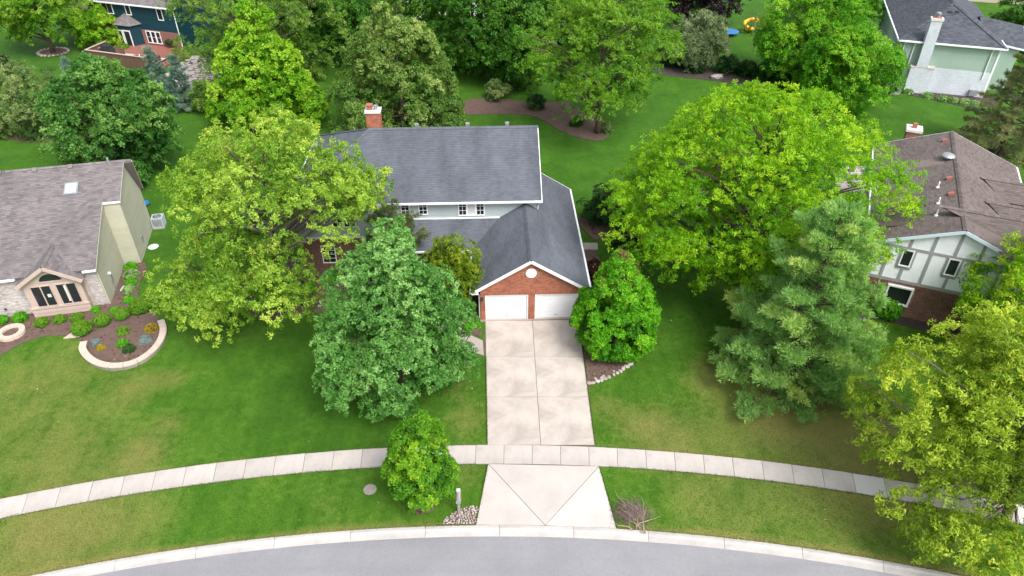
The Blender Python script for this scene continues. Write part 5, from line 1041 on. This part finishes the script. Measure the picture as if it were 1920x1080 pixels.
# ------------------------------------------------------------------ stones, walls, small things
def stone_mesh(seed):
    rg = random.Random(seed); import bmesh
    bm = bmesh.new(); bmesh.ops.create_icosphere(bm, subdivisions=1, radius=1)
    for v in bm.verts: v.co *= rg.uniform(.78, 1.12); v.co.z *= .75
    me = bpy.data.meshes.new('stone'); bm.to_mesh(me); bm.free(); me.materials.append(MAT['rock']); return me
STONES = [stone_mesh(i) for i in range(6)]
def rockmat(i, c):
    m, nt, b = newmat('stone_%d' % i); oi = nd(nt, "ShaderNodeObjectInfo"); n = noise(nt, 4, 5, .7, coords(nt))
    c1 = ramp(nt, oi.outputs['Random'], [(0, (.26, .2, .18, 1)), (.25, (.44, .38, .34, 1)), (.5, (.36, .32, .3, 1)), (.75, (.56, .5, .46, 1)), (1, (.42, .29, .24, 1))])
    nt.links.new(mix(nt, ramp(nt, n, [(.35, (0, 0, 0, 1)), (.7, (.6, .6, .6, 1))]), c1, (.22, .2, .19, 1)), b.inputs['Base Color']); b.inputs['Roughness'].default_value = .9; bump(nt, b, n, .4, .05); return m
RM = rockmat(0, None)
for me in STONES: me.materials.clear(); me.materials.append(RM)
def stone(parent, x, y, z, r): inst('stone', rnd.choice(STONES), parent, (x, y, z), (rnd.uniform(-.3, .3), rnd.uniform(-.3, .3), rnd.uniform(0, 6.28)), (r * rnd.uniform(.85, 1.2), r * rnd.uniform(.75, 1.1), r * rnd.uniform(.7, .95)))
sb = root('stone_border', (6.2, 32.5, 0), 0, 'border of pale field stones edging the bed beside the driveway', 'stone border')
arc = spline([(4.6, 31.5), (5.1, 31.62), (6.1, 32.2), (7.0, 32.9), (7.65, 33.75), (8.0, 34.8)], 30, False); last = None
for x, y in arc:
    if last and math.hypot(x - last[0], y - last[1]) < .27: continue
    last = (x, y); stone(sb, x - 6.2 + rnd.uniform(-.05, .05), y - 32.5 + rnd.uniform(-.05, .05), .08, rnd.uniform(.13, .19))
    if rnd.random() < .45: stone(sb, x - 6.2 + rnd.uniform(-.2, .05), y - 32.5 + rnd.uniform(.1, .25), .08, rnd.uniform(.09, .14))
stone(sb, 4.75 - 6.2, 35.0 - 32.5, .1, .2)
# cobbles round the mailbox
cp = root('cobble_patch', (-2.5, 22.2, 0), 0, 'fan of pale rounded cobbles around the mailbox post at the kerb', 'cobbles')
edge = [(-3.42, 21.66), (-3.3, 22.0), (-3.0, 22.32), (-2.7, 22.55), (-2.2, 22.78), (-1.66, 22.72), (-1.78, 21.62)]
mobj('gravel_base', [(x + 2.5, y - 22.2, .012) for x, y in edge][::-1], [tuple(range(7))], 'soil', cp)
yk2 = lambda x: CY + math.sqrt((R_KERB + .07) ** 2 - (x - CX) ** 2); pl = []
for _ in range(5000):
    x, y = rnd.uniform(-3.45, -1.6), rnd.uniform(21.6, 22.75); r_ = rnd.uniform(.05, .085)
    if inside(x, y, edge) and y > yk2(x) + .03 and all((x - a) ** 2 + (y - b) ** 2 > ((r_ + c) * .82) ** 2 for a, b, c in pl) and x < -1.27 - (25.46 - y) * .128 - .07: pl.append((x, y, r_))
for x, y, r_ in pl[:240]: stone(cp, x + 2.5, y - 22.2, .035, r_)
# mailbox
mbx = root('mailbox', (-2.62, 22.35, 0), R(3), 'grey mailbox on a post standing in the cobbles', 'mailbox')
MB().prism([(-.06, -.06, -.1), (.06, -.06, -.1), (.06, .06, -.1), (-.06, .06, -.1)], (0, 0, 1.15)).build('post', flat('weathered_post', (.27, .24, .22, 1), .8, .2), mbx)
MB().beam((0, -.1, .95), (0, .55, .95), .09, .09).build('support_arm', 'timber', mbx)
n = 10; pr_ = [(-.12, -.14, 1.0), (.12, -.14, 1.0)] + [(.12 * math.cos(math.pi * k / n), -.14, 1.14 + .12 * math.sin(math.pi * k / n)) for k in range(n + 1)]
bx_ = MB().prism(pr_, (0, .62, 0)).build('box', flat('mailbox_grey', (.3, .28, .27, 1), .5, .1), mbx)
MB().prism([(p[0] * .96, -.17, p[2]) for p in pr_], (0, .03, 0)).build('door', 'metal', bx_); MB().box(-.09, .09, .36, .52, 1.255, 1.285).build('lid_plate', flat('pale_plate', (.6, .68, .7, 1), .4, .05), bx_); MB().box(.125, .14, .0, .2, 1.1, 1.2).build('flag', 'flue', bx_)
# utility cover
uc = MB().lathe([(.34, 0), (.34, .02), (.3, .028), (.01, .03)], 24); tag(uc.build('utility_cover', 'block', loc=(-7.3, 23.8, .0)), 'round grey-brown utility cover set in the verge grass', 'utility cover')
# heap of cut branches at the kerb
bp = root('branch_pile', (6.1, 22.3, 0), 0, 'heap of cut branches on the verge beside the driveway apron', 'branch pile')
rg = random.Random(33); tw = MB()
BM_ = [flat('cut_branch_pale', (.36, .27, .19, 1), .8, .2), flat('cut_branch_grey', (.24, .21, .19, 1), .8, .2)]
for k in range(22):
    x0 = rg.uniform(-.35, .55); y0_ = rg.uniform(-1.0, .1); a = R(rg.uniform(55, 150) if k % 3 else rg.uniform(0, 180)); L = rg.uniform(.7, 1.5); pts = [Vector((x0 + math.cos(a) * L * u + rg.uniform(-.07, .07), y0_ + math.sin(a) * L * u + rg.uniform(-.07, .07), .05 + .12 * math.sin(u * 2.6) * rg.uniform(.4, 1.1) + .02 * k / 6)) for u in (0, .2, .4, .6, .8, 1)]
    if k < 3: pts[0].y = -1.15
    r0 = rg.uniform(.014, .026); MB().tube(pts, [r0 * (1 - .7 * u) for u in (0, .2, .4, .6, .8, 1)], 5).build('branch', BM_[k % 2], bp)
for k in range(560):
    x0 = rg.gauss(-.2, .4); y0_ = rg.gauss(.0, .3); a = rg.uniform(0, 6.28); L = rg.uniform(.2, .55); z = rg.uniform(.02, .22) * math.exp(-(x0 * x0 + y0_ * y0_))
    tw.tube([(x0, y0_, max(z, .015)), (x0 + math.cos(a) * L * .5, y0_ + math.sin(a) * L * .5, z + rg.uniform(-.03, .1)), (x0 + math.cos(a + .3) * L, y0_ + math.sin(a + .3) * L, max(.01, z + rg.uniform(-.1, .1)))], [.009, .007, .003], 3, False)
tw.build('twigs', flat('dead_twigs', (.19, .13, .115, 1), .9, .3), bp, kind='stuff')
# curved retaining wall with cap
cw = root('curved_wall', (-24.6, 35.5, 0), 0, 'low curved block wall with tan cap around the flower bed', 'garden wall')
path = spline([(-27.2, 35.05), (-26.95, 34.35), (-26.2, 33.55), (-25.3, 33.02), (-24.3, 32.82), (-23.3, 33.1), (-22.65, 33.9), (-22.4, 35.0), (-22.6, 36.2), (-23.15, 37.2)], 12, False)
seglen = 9; i = 0
while i < len(path) - 1:
    sg = path[i:i + seglen + 1]
    if len(sg) < 2: break
    for nm, mt, w0, z0, z1, gp in (('cap_stone', 'blockcap', .21, .24, .32, .0), ('wall_block', 'block', .17, -.05, .24, 0)):
        Lf, Rt = [], []
        for j, p in enumerate(sg):
            q0, q1 = sg[max(0, j - 1)], sg[min(len(sg) - 1, j + 1)]; dx, dy = q1[0] - q0[0], q1[1] - q0[1]; l = math.hypot(dx, dy); nx, ny = -dy / l, dx / l
            tr = .012 if j == 0 else (-.012 if j == len(sg) - 1 else 0)
            Lf.append((p[0] + nx * w0 + dx / l * tr + 24.6, p[1] + ny * w0 + dy / l * tr - 35.5, z1)); Rt.append((p[0] - nx * w0 + dx / l * tr + 24.6, p[1] - ny * w0 + dy / l * tr - 35.5, z1))
        V = Lf + Rt; m = len(Lf); V2 = V + [(a, b, z0) for a, b, c in V]; F = []
        for j in range(m - 1): F += [(m + j, m + j + 1, j + 1, j), (j, j + 1, 2 * m + j + 1, 2 * m + j), (m + j + 1, m + j, 3 * m + j, 3 * m + j + 1)]
        F += [(0, 2 * m, 3 * m, m), (2 * m - 1, 4 * m - 1, 3 * m - 1, m - 1)]
        mobj(nm, V2, F, mt, cw)
    i += seglen
# ring planter
rp = root('ring_planter', (-32.45, 36.1, 0), 0, 'round ring of tan stones in the mulch before the pale brick', 'planter')
for k in range(14):
    t0, t1 = 2 * math.pi * k / 14 + .01, 2 * math.pi * (k + 1) / 14 - .01; q = [(r_ * math.cos(t), r_ * math.sin(t), .0) for r_, t in ((.48, t0), (.82, t0), (.83, (t0 + t1) / 2), (.82, t1), (.48, t1), (.47, (t0 + t1) / 2))]
    MB().prism([(x, y, .26) for x, y, z in q], (0, 0, -.3)).build('ring_stone', 'blockcap', rp)
mobj('soil_fill', [(.5 * math.cos(2 * math.pi * k / 20), .5 * math.sin(2 * math.pi * k / 20), .12) for k in range(20)], [tuple(range(20))], 'mulch', rp)
tag(MB().prism([(-.5, -.35, 0), (.45, -.2, 0), (.55, .35, 0), (-.2, .3, 0)], (0, 0, .07)).build('stepping_stone', 'blockcap', loc=(-28.35, 35.95, .02)), 'flat tan stepping stone at the end of the boxwood row', 'stepping stone')
tag(MB().prism([(-.55, -.45, 0), (.55, -.4, 0), (.6, .45, 0), (-.5, .5, 0)], (0, 0, .1)).build('concrete_pad', 'pad', loc=(5.95, 46.3, .0)), 'square concrete pad on the grass below the side eave', 'concrete pad')
# ring edging round the yard maple
re_ = root('ring_edging', (-57, 90.1, 0), 0, 'circle of pale edging stones around the yard maple trunk', 'edging')
for k in range(22):
    t = 2 * math.pi * k / 22; stone(re_, 1.75 * math.cos(t), 1.5 * math.sin(t), .06, .24)
for i, (x, y, lb, mt) in enumerate([(-27.95, 49.3, 'grey-blue air conditioner beside the sage siding', 'acunit'), (42.0, 76.9, 'grey-green air conditioner at the white brick corner', 'acunit')]):
    a = root('air_conditioner', (x, y, 0), R(12 if i == 0 else -17), lb, 'air conditioner'); MB().box(-.42, .42, -.42, .42, 0, .08).build('base_pad', 'pad', a)
    bd = MB()
    for sx, sy in ((-1, -1), (1, -1), (1, 1), (-1, 1)): bd.box(sx * .4 - .04, sx * .4 + .04, sy * .4 - .04, sy * .4 + .04, .08, .92)
    bd.box(-.42, .42, -.42, .42, .84, .92); bd.box(-.42, .42, -.42, .42, .08, .16); bd = bd.build('cabinet', mt, a); MB().box(-.38, .38, -.38, .38, .16, .84).build('coil', 'darkmetal', a)
    for k in range(10): MB().box(-.415, .415, -.415, .415, .19 + k * .064, .205 + k * .064).build('louvre', mt, bd)
    MB().lathe([(.34, .921), (.34, .935), (.01, .936)], 20).build('fan_opening', 'darkmetal', a)
    for r_ in (.12, .22, .32): MB().tube([(r_ * math.cos(2 * math.pi * k / 20), r_ * math.sin(2 * math.pi * k / 20), .95) for k in range(21)], .012, 4, False).build('fan_grille', mt, a)
tag(MB().lathe([(.36, 0), (.4, .03), (.36, .06), (.02, .075)], 24).build('well_cover', 'curtain', loc=(-27.3, 46.3, .02)), 'round pale cover on the ground at the sage siding', 'cover')
tag(MB().box(-.35, .35, -.25, .25, 0, .12).build('splash_block', 'white', loc=(-27.0, 40.9, .05)), 'white block on the mulch under the meter box', 'splash block')
tag(MB().lathe([(.5, .1), (.55, .18), (.5, .16), (.1, .08)], 20).build('saucer_sled', 'blue', loc=(-30.6, 52.5, .05)), 'bright blue round saucer behind the sage house gable', 'sled')
tag(MB().lathe([(.02, 0), (.4, .02), (.4, .6), (.45, .62), (.3, .64)], 12).build('rain_barrel', 'teal', loc=(31.8, 58.2, 0)), 'teal tub on the patio behind the brown roof', 'tub')
# patios
pt = mobj('patio', [(-40.6, 78.4, .008), (-34.5, 77.6, .008), (-33.5, 83, .008), (-36.5, 88, .008), (-39.4, 88.8, .008)], [(0, 1, 2, 3, 4)], 'soil', kind='structure'); pp = [(-40.6, 78.4), (-34.5, 77.6), (-33.5, 83), (-36.5, 88), (-39.4, 88.8)]
rg = random.Random(4)
for a in range(12):
    for b in range(16):
        x = -41 + a * .72 + (b % 2) * .36 + rg.uniform(-.1, .1); y = 77.4 + b * .74 + rg.uniform(-.1, .1)
        if inside(x, y, pp):
            n = rg.choice((5, 6)); t0 = rg.uniform(0, 6); q = [(.41 * rg.uniform(.8, 1.1) * math.cos(t0 + 6.283 * k / n), .41 * rg.uniform(.8, 1.1) * math.sin(t0 + 6.283 * k / n), .05) for k in range(n)]; MB().prism(q, (0, 0, -.06)).build('flagstone', 'flag', pt, loc=(x, y, rg.uniform(0, .012)))
pt2 = mobj('patio', [(27.6, 54.2, .008), (31.4, 54.8, .008), (32.6, 59.6, .008), (28.8, 60, .008)], [(0, 1, 2, 3)], 'soil', kind='structure')
for a in range(4):
    for b in range(5): MB().box(-.44, .44, -.48, .48, -.02, .05).build('paver', 'flag', pt2, loc=(28.3 + a * .93 + b * .3, 54.9 + b * 1.02, 0))
# deck furniture
DK = Matrix.Translation((-40.5, 89.7, 0)) @ Matrix.Rotation(R(-18), 4, 'Z')
def dk(a, b, z=.62): v = DK @ Vector((a, b, z)); return (v.x, v.y, v.z)
gr = root('barbecue', dk(-7.2, -4.6), R(-18), 'black covered barbecue at the corner of the deck', 'barbecue'); MB().box(-.85, .85, -.35, .35, .0, .75).build('cabinet', 'darkmetal', gr); MB().prism([(-.6, -.36, .75), (.6, -.36, .75), (.6, .36, .75), (-.6, .36, .75)], (0, 0, .38)).build('hood', 'darkmetal', gr); MB().box(-1.15, -.86, -.3, .3, .68, .74).build('side_shelf', 'metal', gr)
tb = root('patio_table', dk(-2.2, -5.3), R(-18), 'low dark table with a white cup on the deck', 'table'); MB().box(-.7, .7, -.4, .4, .45, .52).build('table_top', 'darkmetal', tb)
for sx in (-1, 1):
    for sy in (-1, 1): MB().box(sx * .62 - .03, sx * .62 + .03, sy * .33 - .03, sy * .33 + .03, 0, .45).build('leg', 'darkmetal', tb)
c_ = MB().lathe([(.07, 0), (.09, .2), (.07, .2)], 12); tag(c_.build('cup', 'white', loc=dk(-2.0, -5.2, 1.14)), 'white cup standing on the low dark deck table', 'cup')
for i, (a, b, rz, lb) in enumerate([(-4.6, -5.2, .3, 'dark wooden deck chair beside the railing'), (-5.5, -4.6, 1.2, 'dark wooden deck chair next to the barbecue')]):
    ch = root('deck_chair', dk(a, b), R(-18) + rz, lb, 'chair'); MB().box(-.28, .28, -.28, .28, .38, .44).build('seat', 'dkwood', ch); MB().box(-.28, .28, .25, .31, .44, 1.05).build('backrest', 'dkwood', ch)
    for sx in (-1, 1):
        for sy in (-1, 1): MB().box(sx * .25 - .025, sx * .25 + .025, sy * .25 - .025, sy * .25 + .025, 0, .38).build('leg', 'dkwood', ch)
brl = root('barrel_planter', dk(.0, -4.6, .62), 0, 'brown barrel planter at the top of the deck steps', 'planter'); MB().lathe([(.26, 0), (.34, .3), (.3, .62), (.26, .62)], 16).build('barrel', 'dkwood', brl)
for z in (.12, .5): MB().lathe([(.335, z - .03), (.335, z + .03)], 16).build('hoop', 'darkmetal', brl)
# play set
ps = root('play_slide', (31.2, 97.6, 0), R(20), 'yellow spiral play slide with metal posts', 'slide'); ps.scale = (.58, .58, .58)
sp = [Vector((1.0 * math.cos(t), 1.0 * math.sin(t), 3.0 - t * .36)) for t in [k * .35 for k in range(22)]]; MB().tube(sp + [Vector((1.2, 2.2, .25))], .42, 8).build('chute', 'yellow', ps, True); MB().box(.6, 1.9, -1.2, .0, 2.7, 3.1).build('platform', 'yellow', ps)
for x, y in ((.6, -1.2), (1.9, -1.2), (1.9, 0)): MB().box(x - .06, x + .06, y - .06, y + .06, 0, 4.0).build('post', 'metal', ps)
tr_ = root('trampoline', (28.6, 96.6, 0), 0, 'small trampoline with red and blue rim beside the slide', 'trampoline'); tr_.scale = (.75, .75, .9); MB().lathe([(1.3, .5), (1.5, .55), (1.5, .62), (1.2, .62)], 24).build('rim_pad', 'blue', tr_); MB().lathe([(1.2, .58), (.02, .56)], 24).build('mat', 'flue', tr_)
for k in range(5): MB().tube([(1.35 * math.cos(k * 1.257), 1.35 * math.sin(k * 1.257), 0), (1.35 * math.cos(k * 1.257), 1.35 * math.sin(k * 1.257), .55)], .03, 5).build('leg', 'metal', tr_)
bo = inst('boulder', STONES[2], None, (23.4, 81.2, .2), (0, 0, .5), (.95, .6, .5)); tag(bo, 'pinkish boulder lying on the dark backyard mulch', 'boulder')
# houses glimpsed beyond the trees
def far_house(name, label, x, y, rz, w, d, eh, wall, rm):
    h = root(name, (x, y, 0), R(rz), label, 'house'); MB().box(-w / 2, w / 2, 0, d, 0, eh).build('wall', wall, h); rt = eh + d * .28
    roof(h, [[(-w / 2 - .4, -.4, eh), (w / 2 + .4, -.4, eh), (w / 2 + .4, d / 2, rt), (-w / 2 - .4, d / 2, rt)]], rm, seed=80, ch=.25, tw=.5)
    roof(h, [[(w / 2 + .4, d + .4, eh), (-w / 2 - .4, d + .4, eh), (-w / 2 - .4, d / 2, rt), (w / 2 + .4, d / 2, rt)]], rm, shingle=False); gutter(h, (-w / 2 - .4, -.46, eh - .08), (w / 2 + .4, -.46, eh - .08))
    for k in range(4): window(h, (-w / 2 + w * (k + .5) / 4, -.02, eh - 1.3), X, FR, 1.0, 1.3, 2, 2)
    return h
far_house('pale_house', 'pale house glimpsed through the dark tree stand', -8.5, 104, 4, 14, 9, 5.2, 'stucco', 'sh_grey')
far_house('tan_house', 'tan-roofed house behind the charcoal hip roof', 70, 112, -14, 14, 10, 3.2, 'taupe', 'flue')
# white clover and seed heads dotted in the lawn
rg = random.Random(12); cl = MB()
for _ in range(110):
    t = R(rg.uniform(-20, 24)); r_ = rg.uniform(R_KERB + .3, 128); x, y = pol(r_, t)
    if -1.9 < x < 5.2 and y < 37.5 or R_SW0 - .1 < r_ < R_SW1 + .1: continue
    s_ = rg.uniform(.015, .04); cl.add([(x - s_, y, .03), (x, y - s_, .03), (x + s_, y, .03), (x, y + s_, .03), (x, y, .055)], [(0, 1, 4), (1, 2, 4), (2, 3, 4), (3, 0, 4)])
tag(cl.build('clover_flowers', 'white'), 'tiny white clover and dandelion heads dotted over the lawns', 'flowers', kind='stuff')

# blades of grass: over the front lawns and creeping over the concrete edges
def grass():
    rg = np.random.default_rng(77); P = []
    n = 300000; th = np.radians(rg.uniform(-21, 21, n)); r_ = np.sqrt(rg.uniform(R_KERB ** 2, (R_KERB + 27) ** 2, n)); x, y = CX + r_ * np.sin(th), CY + r_ * np.cos(th)
    k = rg.random(n) < np.clip((R_KERB + 27 - r_) / 14, 0, 1); x, y, r_ = x[k], y[k], r_[k]
    ok = ~((r_ > R_SW0 - .03) & (r_ < R_SW1 + .03))
    lx = np.where(y < 25.5, -1.27 - (25.5 - y) * .128, -1.34 - (y - 26.75) * .0405); rx = np.where(y < 25.5, 4.62 + (25.5 - y) * .122, 4.52 - (y - 26.75) * .0085)
    ok &= ~((x > lx - .02) & (x < rx + .02)); ok &= ~((x > -3.5) & (x < -1.3) & (y < 22.8)); ok &= np.hypot(x + 7.3, y - 23.8) > .38; ok &= np.hypot(x + 4.45, y - 22.9) > .65
    ok &= ~((x > -6.0) & (x < -1.3) & (y > 33.4)); ok &= ~((x > -17) & (x < 5.2) & (y > 37.4))
    for q in BEDS:
        ins = np.zeros(len(x), bool); j = len(q) - 1
        for i in range(len(q)):
            (xi, yi), (xj, yj) = q[i], q[j]; hit = ((yi > y) != (yj > y)) & (x < (xj - xi) * (y - yi) / (yj - yi + 1e-12) + xi); ins ^= hit; j = i
        ok &= ~ins
    x, y, r_ = x[ok], y[ok], r_[ok]; P.append(np.stack([x, y], 1))
    for rr, sg, m in ((R_SW1, 1, 7000), (R_SW0, -1, 7000), (R_KERB, 1, 7000)):
        t = np.radians(rg.uniform(-24, 27, m)); q = rr + sg * np.abs(rg.normal(0, .035, m)) - sg * .02; xx = CX + q * np.sin(t); yy = CY + q * np.cos(t); k = ~((xx > -1.9) & (xx < 5.15)) ; P.append(np.stack([xx, yy], 1)[k])
    for f, sg in ((Lx, -1), (Rx, 1)):
        yy = rg.uniform(26.8, 37 if sg > 0 else 33.9, 1500); P.append(np.stack([np.array([f(v) for v in yy]) + sg * np.abs(rg.normal(0, .04, 1500)) - sg * .02, yy], 1))
    for (a, b), sg in (((TL, BL), -1), ((TR, BR), 1)):
        u = rg.random(700); P.append(np.stack([a[0] + (b[0] - a[0]) * u + sg * np.abs(rg.normal(0, .03, 700)) - sg * .015, a[1] + (b[1] - a[1]) * u], 1))
    P = np.vstack(P); n = len(P); L = rg.uniform(.06, .13, n)
    D = unit(np.stack([rg.normal(0, .5, n), rg.normal(0, .5, n), np.full(n, .7)], 1)); A = rg.random(n) * 6.283; S = np.stack([np.cos(A), np.sin(A), np.zeros(n)], 1) * .016; B0 = np.concatenate([P, np.zeros((n, 1))], 1)
    V = np.stack([B0 - S, B0 + S, B0 + D * L[:, None]], 1).reshape(-1, 3)
    o = npmesh('grass', V, np.arange(3 * n).reshape(n, 3), MAT['lawn'])
    dry, lush_shaded = dryness(V[:, 0], V[:, 1]); dry = dry + np.repeat(rg.normal(0, .13, n), 3)
    for nm, d in (('dry', dry), ('lush_shaded', lush_shaded)):
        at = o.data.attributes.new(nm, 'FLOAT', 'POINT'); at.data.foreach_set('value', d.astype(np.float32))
    tag(o, 'short mown grass of the front lawns and verge', 'grass', kind='stuff')
grass()
